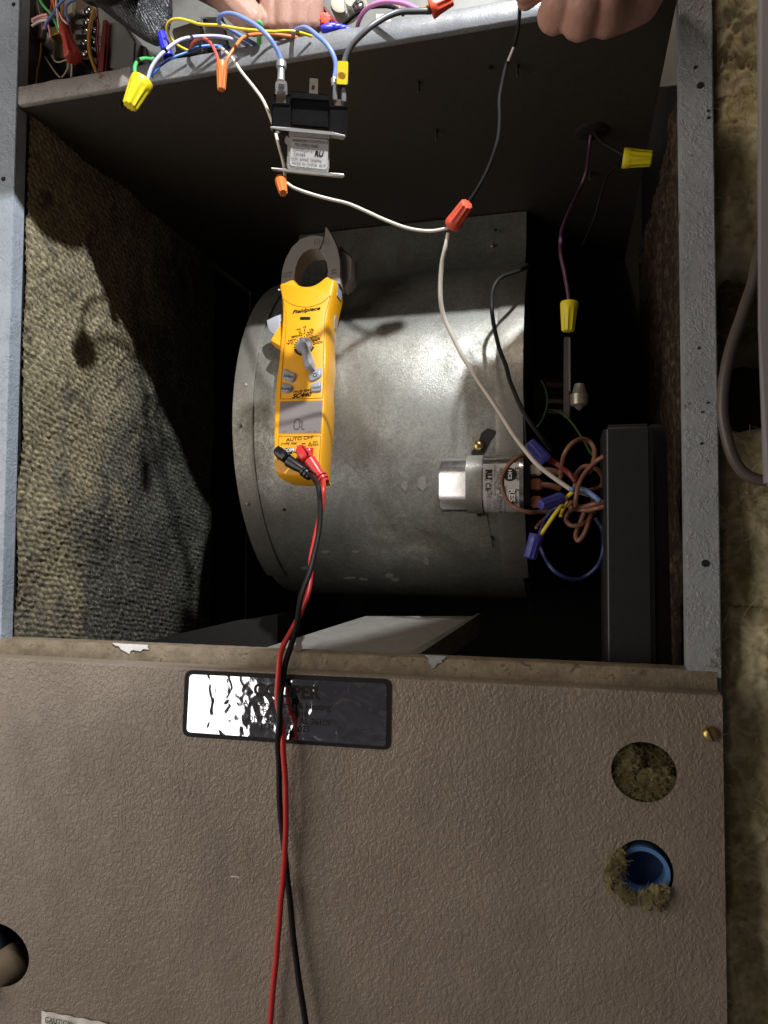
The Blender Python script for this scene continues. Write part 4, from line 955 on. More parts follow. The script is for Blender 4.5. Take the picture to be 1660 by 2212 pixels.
rp('coil_frame', [(570, 880), (600, 880), (840, 905), (838, 1100), (825, 1125), (570, 1100), (562, 1080)], ry+.002, ry+.019, 'coil', .0012)
rp('coil_bracket', [(458, 1084), (570, 1096), (830, 1118), (938, 1126), (936, 1148), (830, 1138), (570, 1112), (460, 1096)], ry-.003, ry+.020, 'coil', .0008)
rp('coil_bracket', [(548, 905), (560, 880), (575, 885), (570, 940), (552, 925)], ry+.004, ry+.008, 'coil', .0004)
rp('rating_label', quadround([(592, 884), (836, 906), (824, 1098), (582, 1072)], 18, 4), ry+.0012, ry+.0019, 'label')
for bt, x, y, s, sq in (('▪▪▪▪▪▪▪ CONTROLS', 712, 916, .0048, .9), ('90-290Q 9200', 690, 944, .0046, 1), ('229N4Q2P-01', 672, 972, .0043, 1), ('C03984', 645, 1000, .0043, 1), ('COIL 24VAC 50/60Hz', 690, 1034, .0043, .9), ('MADE IN CHINA  4619', 706, 1066, .0043, .92)):
    a = PL(*cp('2', x, y), ro-rn*.0009, rn); text('lettering', bt.replace('▪', '#'), a, PL(*cp('2', x+100, y+9), ro-rn*.0009, rn)-a, Vector((0, 0, 1))-rn*rn.z, s*.72, 'faint', rl, squeeze=sq, bold=0)
a = PL(*cp('2', 770, 997), ro-rn*.0009, rn); text('lettering', 'RU', a, PL(*cp('2', 870, 1003), ro-rn*.0009, rn)-a, Vector((0, 0, 1))-rn*rn.z, .0056, 'ink', rl, .2, .04)
# spade tabs
rp('spade_tab', [(712, 506), (766, 510), (764, 632), (706, 632)], ry+.010, ry+.0108, 'copper', .0002)
o = obj('tab_hole', lathe(bmesh.new(), PL(*cp('2', 735, 562), ro-rn*.0098, rn), PL(*cp('2', 735, 562), ro-rn*.0094, rn), [(0, .0013), (1, .0013)], 12), M['void'], rl)
rp('spade_tab', [(494, 615), (558, 618), (558, 668), (492, 666)], ry-.0006, ry+.0002, 'copper'); rp('spade_tab', [(872, 640), (935, 646), (935, 686), (870, 682)], ry-.0006, ry+.0002, 'copper')
for (x0, x1, yt, yb) in ((488, 566, 522, 618), (862, 890, 545, 650), (918, 948, 560, 660)):
    rp('female_terminal', [(x0+6, yt), (x1-6, yt+2), (x1, yt+30), (x1, yb), (x0, yb-4), (x0, yt+26)], ry-.002, ry+.002, 'bare', .0006)
rp('female_terminal', [(510, 540), (548, 542), (548, 572), (508, 570)], ry-.003, ry-.0015, 'chrome', .0004); rp('female_terminal', [(500, 584), (556, 586), (556, 606), (500, 604)], ry-.003, ry-.0015, 'chrome', .0004)
wire('female_terminal', pts('2', [(527, 400), (526, 430), (524, 480), (524, 525)], ry), lambda t: .0052 if t < .35 else .0038, 'bare', None, parent=rl) if False else None
bm = bmesh.new(); lathe(bm, P(*cp('2', 529, 398), ry), P(*cp('2', 525, 528), ry), [(0, .0034), (.05, .0042), (.33, .0042), (.36, .0028), (.9, .0030), (1, .0036)], 14); o = obj('crimp_barrel', bm, M['bare'], rl); auto_smooth(o)
bm = bmesh.new(); lathe(bm, P(*cp('2', 868, 512), ry), P(*cp('2', 874, 560), ry), [(0, .0026), (1, .0026)], 12); obj('crimp_barrel', bm, M['bare'], rl)
rp('yellow_crimp_sleeve', quadround([(892, 394), (962, 398), (958, 548), (886, 544)], 10, 3), ry-.004, ry+.004, 'yelnut', .0018)
o = obj('crimp_dimple', lathe(bmesh.new(), PL(*cp('2', 918, 490), ro+rn*.0034, rn), PL(*cp('2', 918, 490), ro+rn*.0044, rn), [(0, .0030), (.5, .0034), (1, .0026)], 14), M['dimy'], rl)
rp('crimp_barrel', [(892, 546), (945, 548), (940, 566), (900, 564)], ry-.002, ry+.002, 'dark')

# =================================================================== WIRES IN FRONT OF THE DECK
G1 = 'loose wires over the deck flange'
wire('yellow_wire', pts('B', [(640, 535, -.010), (520, 470, -.018), (430, 380, -.026), (398, 290, -.032), (430, 222, -.035), (520, 202, -.036), (640, 222, -.036), (760, 250, -.036), (915, 262, -.036), (1100, 292, -.034), (1300, 312, -.030), (1500, 320, -.026)])+pts('C', [(0, 292, -.022), (90, 305, -.018), (160, 322, -.012), (225, 342, -.006)]), .00125, 'wyel', 'yellow wire looping across above the deck flange', group=G1)
lw = wire('lavender_wire', pts('B', [(190, 870, -.046), (240, 720, -.046), (320, 600, -.044), (420, 500, -.040), (530, 420, -.034), (660, 382, -.028), (800, 370, -.022), (950, 375, -.016), (1060, 398, -.010), (1180, 440, -.004), (1260, 480, .004)]), .00165, 'wlav', 'thick pale lavender wire arching into the lemon wire nut', group=G1)
wire('blue_wire', pts('B', [(240, 800, -.040), (280, 740, -.040), (340, 675, -.036), (450, 610, -.030), (600, 550, -.022), (720, 500, -.016), (850, 475, -.010), (960, 482, -.004), (1060, 520, .004)]), .0014, 'wblu2', 'medium blue wire running under the lavender wire', group=G1)
wire('red_wire', pts('B', [(645, 520, -.006), (670, 455, -.012), (735, 408, -.018), (810, 408, -.024), (870, 450, -.030), (912, 530, -.036), (935, 610, -.040), (945, 690, -.042)]), .0014, 'wred', 'short salmon red wire curving into the orange wire nut', group=G1)
wire('orange_wire', pts('B', [(1005, 690, -.042), (1040, 600, -.042), (1110, 490, -.038), (1180, 410, -.032), (1260, 362, -.026), (1350, 345, -.018), (1450, 345, -.012), (1560, 360, -.008)])+pts('C', [(40, 345, -.004), (100, 352, 0)]), .0014, 'worg', 'orange wire rising from the orange wire nut and running behind the yellow wire', group=G1)
wire('white_wire', pts('B', [(900, 500, .006), (960, 500, -.006), (1010, 530, -.014), (1080, 600, -.020), (1150, 690, -.024), (1220, 780, -.024), (1320, 920, -.022), (1420, 1065, -.020)])+pts('2', [(470, 800, -.020), (490, 860, -.020), (520, 970, -.022), (545, 1080, -.026), (552, 1170, -.032)]), .0014, 'wwht', 'white wire passing behind the relay down to the small orange nut', group=G1)
wire('white_wire', pts('2', [(548, 1172, -.034), (580, 1200, -.036)])+[P(x, y, Y) for x, y, Y in ((640, 408, -.034), (690, 425, -.028), (760, 443, -.018), (830, 474, -.010), (885, 494, -.006), (930, 499, -.006), (972, 492, -.008))], .0014, 'wwht', 'white wire swinging from the small orange nut to the long red nut', group=G1)
bw = wire('blue_wire', pts('B', [(1340, 470, .004), (1230, 410, -.010), (1100, 330, -.022), (990, 270, -.032), (938, 215, -.040), (955, 160, -.046), (1030, 140, -.050), (1110, 152, -.052), (1210, 195, -.054), (1330, 265, -.056), (1440, 360, -.056), (1520, 470, -.052), (1570, 570, -.048), (1596, 660, -.045)]), .0019, 'wblue', 'thick periwinkle wire looping down to the left relay terminal', group=G1)
wire('blue_wire', pts('C', [(40, 345, .01), (60, 300, -.010), (110, 264, -.024), (180, 266, -.036), (260, 310, -.046), (340, 380, -.050), (400, 460, -.050), (440, 550, -.048), (450, 640, -.046), (436, 745, -.045)]), .0019, 'wblue', 'thick periwinkle wire curving down beside the yellow crimp sleeve', group=G1)
wire('black_wire', pts('C', [(528, 600, -.045), (545, 540, -.046), (590, 450, -.048), (660, 360, -.050), (760, 270, -.050), (880, 195, -.046), (1000, 140, -.042), (1120, 112, -.036), (1250, 102, -.030), (1350, 105, -.026)]), .0025, 'wgry', 'heavy charcoal wire sweeping from the red nut to the yellow crimp sleeve', group=G1)
wire('pink_wire', pts('C', [(650, 300, .02), (655, 240, .012), (675, 175, .004), (720, 100, -.004), (800, 42, -.012), (920, 14, -.018), (1040, 20, -.022), (1140, 52, -.026), (1240, 100, -.028)]), .0020, 'wpnk', 'orchid pink wire arching behind the charcoal wire', group=G1)
bwire = wire('black_wire', pts('3', [(395, -60, -.045), (402, 30, -.042), (396, 130, -.038), (374, 235, -.034), (345, 310, -.032), (322, 390, -.030), (305, 490, -.028), (300, 600, -.026), (285, 720, -.024), (254, 822, -.020), (208, 922, -.016), (150, 1015, -.012), (110, 1070, -.010)]), .00145, 'blkw', 'thin black wire pinched by the right hand, dropping to the red nut', group=G1)
p = pts('3', [(372, 240, -.0365), (358, 275, -.0350), (345, 308, -.0345)]); o = wire('bare_patch', p, .0010, 'white', None, parent=None); o.parent = bwire; o.data.transform(Matrix.Translation(o.location-bwire.location)); o.location = (0, 0, 0)
wire('tan_wire', pts('D', [(1165, 45, -.008), (1150, 120, -.004), (1128, 220, .004), (1120, 340, .012), (1134, 450, .020), (1175, 565, .028), (1240, 690, .036), (1320, 810, .042), (1400, 930, .046), (1480, 1060, .050), (1560, 1165, .052), (1640, 1260, .052)])+pts('H', [(980, 565, .055), (1040, 580, .060), (1100, 600, .07)]), .0020, 'wwht', 'long tan-white wire dropping diagonally from the red nut past the capacitor', group=G1)

# band on lavender wire etc.
def band(c, x0, y0, x1, y1, Y, r, m, parent, name='band'):
    bm = bmesh.new(); a, b = P(*cp(c, x0, y0), Y), P(*cp(c, x1, y1), Y); lathe(bm, a, b, [(0, r), (1, r)], 14); return obj(name, bm, M[m], parent)
band('B', 405, 508, 370, 530, -.0415, .0022, 'blk', lw)

# wire nuts (front)
nut(P(*cp('1', 925, 522), -.047), P(*cp('1', 842, 692), -.052), .0098, .0066, 'yelnut', 'lemon yellow nut at the left joining lavender, blue and green wires')
nut(P(*cp('1', 1440, 408), -.042), P(*cp('1', 1436, 584), -.042), .0050, .0036, 'orangenut', 'orange nut hanging on the salmon red and orange wires, left of the relay')
nut(P(*cp('2', 523, 1168), -.034), P(*cp('2', 540, 1250), -.056), .0050, .0036, 'orangenut', 'small orange nut just below the relay bracket, pointing at the viewer')
nut(P(*cp('3', 62, 1140), -.008), P(*cp('3', 138, 1030), -.024), .0072, .0056, 'rednut', 'scarlet nut joining the thin black wire and the white wires in mid-air')
nut(P(*cp('C', 1345, 85), -.026), P(*cp('C', 1545, -20), -.026), .0078, .0060, 'rednut', 'scarlet nut lying on the deck flange at the end of the charcoal wire')
nut(P(*cp('E', 766, 1150), .12), P(*cp('E', 756, 1362), .12), .0086, .0062, 'yelnut', 'yellow nut hanging on the purple wire in the dark')
nut(P(*cp('3', 925, 800), .16), P(*cp('3', 1072, 802), .16), .0098, .0074, 'yelnut', 'yellow nut lying sideways under the deck at the upper right')
nut(P(*cp('G', 985, 245), .065), P(*cp('G', 838, 85), .060), .0066, .0052, 'bluenut', 'navy nut above the capacitor terminals, on the red wire')
nut(P(*cp('G', 1115, 575), .055), P(*cp('G', 935, 630), .040), .0062, .0050, 'bluenut', 'navy nut in front of the capacitor terminals, closed end facing out')
nut(P(*cp('G', 905, 888), .055), P(*cp('G', 845, 1092), .052), .0066, .0058, 'bluenut', 'violet-blue nut hanging on the yellow wire below the capacitor')
nut(P(*cp('B', 420, 590), -.022), P(*cp('B', 345, 335), -.024), .0050, .0042, 'bluebr', 'bright blue nut held against the gloved fingertip')
nut(P(*cp('A', 675, 300), .000), P(*cp('A', 770, 605), -.006), .0058, .0088, 'deepred', 'dull red flared nut hanging in the upper left corner', 7)
nut(P(*cp('C', 365, 260), .018), P(*cp('C', 350, 170), .000), .0064, .0054, 'rednut', 'coral red nut standing beside the bare fingers')

# interior wires
G2 = 'wires at the capacitor and motor'
wire('black_wire', [P(*cp('E', x, y), Y) for x, y, Y in ((470, 890, .20), (430, 908, .17), (350, 940, .15), (255, 980, .135), (208, 1060, .130), (202, 1180, .128), (230, 1370, .120), (290, 1580, .105), (360, 1790, .09), (450, 1980, .08), (560, 2130, .08), (640, 2230, .09))], .0021, 'blkw', 'black wire bowing out over the right edge of the drum', group=G2)
wire('purple_wire', [P(*cp('E', x, y), Y) for x, y, Y in ((925, -110, hc.y), (912, 20, .19), (888, 190, .185), (850, 310, .19), (795, 420, .17), (738, 550, .15), (704, 680, .14), (704, 800, .13), (730, 940, .125), (752, 1050, .12), (765, 1165, .12))], .0019, 'wpur', 'dull purple wire hanging from the deck hole to the yellow nut', group=G2)
wire('black_wire', [P(*cp('3', x, y), Y) for x, y, Y in ((765, 640, hc.y), (800, 700, .175), (860, 745, .168), (940, 790, .16))], .0022, 'blkw', 'short black wire from the deck hole to the sideways yellow nut', group=G2)
wire('black_wire', [P(*cp('E', x, y), Y) for x, y, Y in ((1120, 150, .2), (1040, 240, .22), (990, 380, .24), (940, 560, .26), (860, 740, .30))], .0014, 'blkw', 'faint black wire trailing from the sideways yellow nut into the dark', group=G2)
wire('green_wire', [P(*cp('E', x, y), Y) for x, y, Y in ((560, 1720, .22), (598, 1800, .21), (600, 1890, .20), (575, 1990, .19), (530, 2060, .18))], .0011, 'wdgn', 'thin green wire bowed in the dark left of the motor arm', group=G2)
wire('green_wire', [P(*cp('E', x, y), Y) for x, y, Y in ((600, 1935, .22), (680, 1945, .20), (750, 1990, .19), (830, 2090, .17))]+pts('H', [(1080, 300, .14), (1120, 360, .10)]), .0011, 'wdgn', 'thin green wire slanting down toward the brown loops', group=G2)
bl = lambda seq, lab, Y, r=.0021, m='wbrn', nm='brown_wire': wire(nm, pts('G', [q if len(q) > 2 else (q[0], q[1], Y+.006*math.sin(i*1.3)) for i, q in enumerate(seq)]), r, m, lab, group=G2)
bl([(960, 175), (900, 180), (830, 190), (740, 212), (660, 280), (612, 370), (605, 480), (640, 580), (720, 650), (830, 685), (940, 688), (1050, 680), (1150, 640), (1240, 600)], 'brown wire circling in front of the capacitor label', .085)
bl([(1110, 400), (1118, 330), (1125, 250), (1155, 165), (1215, 90), (1290, 58), (1360, 85), (1402, 165), (1392, 270), (1350, 360)], 'brown wire making the tallest loop left of the black box', .062)
bl([(1500, 200), (1420, 250), (1330, 345), (1265, 450), (1245, 560), (1240, 640)], 'brown wire slanting from the black box into the bundle', .050)
bl([(1235, 480), (1245, 370), (1300, 300), (1370, 290), (1440, 330), (1476, 410), (1455, 470), (1370, 500), (1280, 495)], 'brown wire in a small round loop against the black box', .070)
bl([(1195, 600), (1230, 635), (1310, 640), (1400, 615), (1500, 598)], 'upper of two brown wires entering the black box side by side', .052)
bl([(1190, 650), (1260, 665), (1340, 672), (1420, 655), (1500, 640)], 'lower of two brown wires entering the black box side by side', .050)
bl([(1300, 640), (1210, 670), (1162, 740), (1190, 798), (1280, 795), (1360, 745), (1400, 690)], 'brown wire in a flat loop under the bundle', .066)
bl([(1320, 680), (1275, 790), (1240, 880), (1255, 935), (1300, 895), (1345, 790), (1375, 690), (1395, 590), (1380, 540)], 'brown wire in the long narrow loop hanging lowest', .058)
bl([(1040, 700), (990, 740), (940, 780), (900, 830)], 'reddish brown wire stub running down behind the yellow wire', .10, .0018, 'wbrn')
bl([(1220, 510), (1160, 570), (1130, 620), (1090, 670), (1030, 750), (975, 830), (925, 915)], 'yellow wire running down into the violet-blue nut', .050, .0018, 'wyel', 'yellow_wire')
bl([(1170, 600), (1130, 680), (1110, 730)], 'short yellow wire end under the bundle', .068, .0016, 'wyel', 'yellow_wire')
bl([(1130, 640), (1060, 660), (995, 735), (955, 815), (925, 900)], 'dark navy wire beside the yellow wire', .060, .0019, 'wnav', 'navy_wire')
bl([(925, 905), (935, 980), (965, 1065), (1030, 1170), (1120, 1240), (1225, 1270), (1330, 1240), (1420, 1160), (1470, 1050), (1487, 930), (1470, 840), (1410, 740)], 'navy wire forming the big round loop below the bundle', .072, .0018, 'wnav', 'navy_wire')
bl([(1200, 495), (1260, 485), (1330, 505), (1400, 550), (1450, 595)], 'light blue wire crossing the heart of the bundle', .048, .0022, 'wlbl', 'blue_wire')
bl([(985, 225), (1060, 262), (1120, 305), (1180, 360), (1245, 430)], 'dark red wire leaving the navy nut', .064, .0026, 'wmar', 'red_wire')

# =================================================================== THINGS ABOVE THE DECK
Yt = .06
tb = thing('terminal_block', P(*cp('A', 880, 560), Yt), 'brown barrier terminal strip with five screws in the upper left compartment', 'terminal block')
prism('block_base', 'A', [(735, -40), (900, -40), (930, 300), (900, 640), (720, 620), (735, 300)], Yt+.004, Yt+.02, 'tan', tb, .001)
for k, (x, y) in enumerate(((915, 115), (905, 225), (890, 330), (880, 440), (885, 555))):
    prism('terminal_plate', 'A', [(775, y-12), (870, y-22), (870, y+28), (775, y+30)], Yt, Yt+.005, 'bare', tb, .0005)
    screw('terminal_screw', P(*cp('A', x, y), Yt-.001), Vector((0, -1, .2)), .0047, 'chrome', tb, R(20*k+10))
    prism('barrier', 'A', [(835, y+38), (950, y+30), (950, y+58), (845, y+62)], Yt-.004, Yt+.012, 'blk', tb, .0005)
for k, (x, y) in enumerate(((985, 320), (982, 430))): screw('terminal_screw', P(*cp('A', x, y), Yt+.004), Vector((0, -1, 0)), .0028, 'chrome', tb, R(30*k))
tr = thing('transformer', P(250, 150, .07), 'grey boxed transformer standing behind the shaded end of the flange', 'transformer')
prism('core_case', 'A', [(1125, 215), (1300, 250), (1410, 420), (1390, 740), (1090, 720)], .050, .10, 'board', tr, .002)
prism('winding_cover', 'A', [(1060, 180), (1125, 205), (1085, 760), (1000, 760)], .044, .09, 'wmar', tr, .002)
prism('core_case', 'A', [(1420, 440), (1520, 480), (1600, 760), (1400, 730)], .060, .10, 'board', tr, .002)
sb = thing('steel_box', P(460, 90, .03), 'silver steel box with bright folded rim between the glove and the bare hand', 'box')
prism('box_shell', 'B', [(745, 178), (985, 178), (1050, 480), (820, 520)], .010, .06, 'board', sb, .002)
prism('box_edge', 'B', [(740, 170), (985, 176), (985, 190), (770, 190), (815, 350), (800, 350)], .007, .010, 'chrome', sb, .0003)
prism('box_lid', 'B', [(440, 290), (740, 190), (790, 350), (480, 420)], .030, .06, 'tan', sb, .002)
rb = thing('black_relay', P(420, 105, .0), 'small black plastic block lying on the flange below the lavender wire', 'relay')
prism('relay_block', 'B', [(480, 430), (640, 360), (770, 400), (780, 540), (640, 560), (500, 560)], -.002, .02, 'blk', rb, .001)
prism('relay_foot', 'B', [(470, 540), (540, 500), (540, 560), (490, 580)], .002, .02, 'wdgn', rb, .001)
st2 = thing('limit_switch', P(*cp('C', 560, 110), .06), 'cream ceramic limit switch with two screws behind the pink wire', 'switch')
bm = bmesh.new(); c1 = P(*cp('C', 560, 115), .075); lathe(bm, c1, c1+Vector((0, -.018, 0)), [(0, .0135), (.7, .0135), (.9, .012), (1, .008)], 28); o = obj('ceramic_base', bm, M['cream'], st2); auto_smooth(o)
bm = bmesh.new(); c1 = P(*cp('C', 655, 72), .070); lathe(bm, c1, c1+Vector((0, -.016, 0)), [(0, .0105), (.7, .0105), (.9, .009), (1, .005)], 28); o = obj('ceramic_base', bm, M['cream'], st2); auto_smooth(o)
prism('blade', 'C', [(520, 20), (535, 15), (558, 120), (545, 135)], .050, .058, 'bare', st2, .0004)
screw('switch_screw', P(*cp('C', 662, 62), .052), Vector((0, -1, 0)), .0062, 'chrome', st2, R(60), True)
tg = obj('paper_tag', prism_bm(px2('C', [(832, 132), (960, 130), (975, 200), (830, 215)]), .08, .0815), M['cream'], None); tag(tg, 'small blank cream tag on the panel behind the charcoal wire', 'tag')
ph = thing('blue_terminals', P(*cp('C', 380, 270), .0), 'glossy violet plastic wire terminals bunched under the coral nut', 'connector')
for k, (x, y, s) in enumerate(((310, 270, 26), (350, 255, 28), (400, 262, 26), (440, 272, 24), (480, 282, 18), (330, 310, 22))):
    c1 = P(*cp('C', x, y), -.002+.002*k); c2 = c1+Vector((.010, .004, .002)); bm = bmesh.new(); lathe(bm, c1, c2, [(0, .002), (.1, s*.00011), (.6, s*.00013), (.95, s*.00010), (1, .001)], 14); o = obj('terminal_sleeve', bm, M['bluebr'] if k % 2 else M['violet'] if 'violet' in M else M['bluebr'], ph); auto_smooth(o)
G3 = 'thin control wires in the upper compartment'
aw = lambda seq, r, m, lab, nm, Y=.02: wire(nm, pts('A', seq, Y), r, m, lab, group=G3)
aw([(395, -60), (430, 20), (475, 95), (535, 150), (580, 230), (625, 340)], .0014, 'wgrn', 'green wire at the top left crossing the salmon wires', 'green_wire', .002)
aw([(545, -40), (572, 60), (582, 150), (610, 250), (650, 300)], .0014, 'worg', 'orange wire dropping into the dull red nut', 'orange_wire', .004)
aw([(640, -40), (655, 60), (655, 150), (640, 220), (640, 300)], .0014, 'worg', 'orange wire right of the other orange drop', 'orange_wire', .010)
aw([(590, -40), (590, 60), (600, 150), (612, 260), (640, 320)], .0013, 'wwht', 'white wire dropping between two orange wires', 'white_wire', .000)
aw([(680, -20), (640, 20), (590, 80), (545, 155), (490, 235), (470, 300)], .0014, 'wblue', 'blue wire slanting down to the left in the corner', 'blue_wire', -.001)
aw([(790, -10), (730, 20), (690, 70), (690, 140), (718, 225)], .0014, 'wblue', 'blue wire curling left of the terminal strip', 'blue_wire', .02)
aw([(335, 205), (370, 185), (430, 160), (500, 150)], .0013, 'wsal', 'upper pink wire poking out beside the left post', 'pink_wire', .004)
aw([(335, 225), (380, 205), (440, 182), (510, 175)], .0013, 'wsal', 'lower pink wire poking out beside the left post', 'pink_wire', .006)
aw([(335, 270), (370, 245), (430, 215), (500, 205)], .0013, 'wwht', 'white wire poking out beside the left post', 'white_wire', .004)
aw([(530, -40), (545, 50), (520, 150), (475, 240), (455, 300)], .0013, 'wred', 'red wire at the top left corner', 'red_wire', .008)
aw([(620, 130), (660, 200), (700, 250), (725, 300)], .0012, 'wsal', 'salmon wire beside the dull red nut', 'pink_wire', .0)
aw([(500, 250), (515, 320), (530, 390)], .0012, 'wsal', 'short salmon wire end over the board', 'pink_wire', .01)
aw([(985, 95), (945, 200), (925, 330), (925, 460), (945, 590), (1010, 760)], .0021, 'wamb', 'amber yellow wire bowing right of the terminal screws', 'yellow_wire', .048)
aw([(1000, 120), (1020, 300), (1005, 480), (1030, 640), (1065, 770)], .0020, 'wmar', 'maroon wire running beside the amber wire', 'red_wire', .055)
aw([(430, 430), (418, 520), (400, 640), (385, 760), (380, 880)], .0009, 'wamb', 'thin amber wire straight down beside the post', 'yellow_wire', .03)
aw([(540, 570), (570, 625), (620, 645), (690, 620), (715, 600)], .0008, 'wcrm', 'thin cream wire sagging under the board', 'cream_wire', .03)
aw([(470, 590), (520, 670), (570, 745), (625, 805)], .0008, 'wcrm', 'thin cream wire slanting down to the flange', 'cream_wire', .03)
aw([(720, 640), (705, 710), (670, 775), (640, 805)], .0008, 'wcrm', 'thin cream wire curving down to the flange', 'cream_wire', .03)
aw([(740, 630), (752, 700), (742, 800)], .0010, 'wcrm', 'short tan wire right under the red nut', 'cream_wire', .03)
aw([(360, -40), (400, 80), (420, 200), (440, 330), (430, 420)], .0040, 'wcab', 'thick grey cable behind the pink wires', 'grey_cable', .03)
bd = thing('control_board', P(*cp('A', 580, 560), .05), 'cream circuit board edge behind the dull red nut', 'board')
prism('board_plate', 'A', [(480, 400), (690, 400), (700, 600), (520, 600)], .045, .049, 'tan', bd, .0005)
prism('board_plate', 'A', [(540, 600), (760, 520), (860, 560), (950, 760), (560, 790)], .075, .08, 'board', bd, .0005)
bm = bmesh.new(); c1 = P(*cp('A', 530, 460), .045); lathe(bm, c1, c1+Vector((0, -.012, 0)), [(0, .0065), (.8, .0065), (1, .004)], 16); o = obj('board_capacitor', bm, M['white'], bd); auto_smooth(o)
prism('board_chip', 'A', [(520, 280), (600, 260), (610, 340), (530, 370)], .03, .045, 'brass', bd, .001)
prism('board_chip', 'A', [(480, 180), (560, 170), (560, 240), (490, 250)], .03, .045, 'blk', bd, .001)
prism('board_plate', 'A', [(600, -60), (760, -60), (750, 130), (640, 180)], .05, .055, 'cream', bd, .0005)
gw = wire('green_wire', pts('B', [(290, 600, -.01), (245, 615, -.02), (180, 612, -.03), (110, 632, -.040), (75, 680, -.046), (75, 750, -.048), (95, 860, -.048)]), .0017, 'wgrn', 'green wire hooking over into the lemon wire nut', group=G1)
band('B', 130, 620, 85, 655, -.0425, .0020, 'blk', gw)
wire('green_wire', pts('B', [(1345, 220, -.02), (1385, 260, -.016), (1380, 330, -.010), (1366, 400, -.004), (1366, 470, .0)]), .0022, 'wgrn', 'teal green wire under the bare hand', group=G1)
wire('maroon_wire', pts('C', [(220, 40, .02), (290, 60, .02), (360, 110, .02), (430, 190, .02), (490, 270, .02)]), .0022, 'wmar', 'maroon wire running down right of the bare hand', group=G1)
wire('black_wire', pts('C', [(490, 280, .03), (540, 220, .026), (620, 150, .022), (720, 85, .018), (820, 60, .016), (950, 62, .014), (1040, 95, .012), (1090, 140, .012)]), .0018, 'blkw', 'black wire arching just under the pink wire', group=G1)
wire('orange_wire', pts('C', [(930, 160, .03), (1000, 120, .03), (1060, 70, .03)]), .0022, 'worg', 'short orange wire end behind the charcoal wire', group=G1)
wire('copper_strands', pts('C', [(1225, 98, -.026), (1290, 70, -.026), (1360, 60, -.026)]), .0012, 'worg', 'bare copper strands entering the scarlet nut on the flange', group=G1)

# =================================================================== BEYOND THE CABINET (right)
def batt(name, x0, x1, y0, y1, Y, amp, m, lab, seed, depth=.06, nx=50, ny=160):
    bm = bmesh.new(); g = []
    for i in range(nx+1):
        g.append([])
        for j in range(ny+1):
            px = x0+(x1-x0)*i/nx; py = y0+(y1-y0)*j/ny; p = P(px, py, Y)
            q = p*1.0+Vector((seed, 0, 0)); q2 = Vector((q.x+q.z*.35, q.y, q.z*.7)); h = .5+.9*noise.noise(q2*20)+.42*noise.noise(q2*48)+.20*noise.noise(q*120)+.13*noise.noise(q*300)+.07*noise.noise(q*700)
            u = min(i/nx, 1-i/nx)*8; v_ = min(j/ny, 1-j/ny)*14; e = min(1, u)*min(1, v_)
            g[-1].append(bm.verts.new(p+Vector((.004*noise.noise(q*50), depth*(1-e)**2-amp*h, .004*noise.noise(q*50+Vector((9, 0, 0)))))))
    for i in range(nx):
        for j in range(ny): bm.faces.new((g[i][j], g[i+1][j], g[i+1][j+1], g[i][j+1]))
    rim = [g[i][0] for i in range(nx+1)]+[g[nx][j] for j in range(1, ny+1)]+[g[i][ny] for i in range(nx-1, -1, -1)]+[g[0][j] for j in range(ny-1, 0, -1)]
    back = [bm.verts.new(v.co+Vector((0, .03, 0))) for v in rim]
    for k in range(len(rim)): bm.faces.new((rim[k], rim[(k+1) % len(rim)], back[(k+1) % len(rim)], back[k]))
    bm.faces.new(back)
    o = obj(name, bm, M[m], None, True, P((x0+x1)/2, (y0+y1)/2, Y)); tag(o, lab, 'insulation', 'fibreglass batts beside the cabinet')
    fr = [v.co+o.location for v in o.data.vertices if v.index < (nx+1)*(ny+1)]
    strands('loose_fibres', lambda r_: r_.choice(fr)+Vector((0, -.0006, 0)), m, o, 500, .016, .00022, seed)
    return o
batt('insulation_batt', 1530, 1790, -80, 585, .055, .022, 'fibre', 'pale yellow fibreglass batt beside the upper right post', 1)
batt('insulation_batt', 1530, 1790, 560, 760, .10, .020, 'fibre2', 'shaded tuft of fibreglass hanging behind the grey cable', 3)
batt('insulation_batt', 1540, 1790, 915, 1330, .050, .024, 'fibre', 'rounded fibreglass wad at the bend of the grey cable', 7, ny=110)
batt('insulation_batt', 1545, 1790, 1270, 2330, .035, .024, 'fibre', 'tall rumpled fibreglass batt beside the taupe door', 12, ny=240)
o = obj('room_wall', box(bmesh.new(), (.003+XR, .16, -.7), (.9, .165, .8)), M['room']); o['kind'] = 'structure'
sd = thing('grey_frame_strip', P(1655, 500, -.10), 'pale grey upright frame strip at the right edge of the picture', 'frame')
prism('strip_face', 'Z', [(1641, -80), (1760, -80), (1760, 1030), (1655, 1050), (1643, 700)], -.10, -.094, 'stud', sd, .002)
wire('grey_cable', [P(x, y, Y) for x, y, Y in ((1690, 440, .0), (1652, 510, -.01), (1636, 560, -.02), (1622, 625, -.028), (1592, 710, -.034), (1572, 790, -.036), (1564, 860, -.036), (1568, 930, -.034), (1582, 985, -.032), (1605, 1020, -.03), (1640, 1036, -.03), (1700, 1040, -.03))], .0042, 'wcab', 'thick grey-brown cable bulging out beside the right post', 'cable')

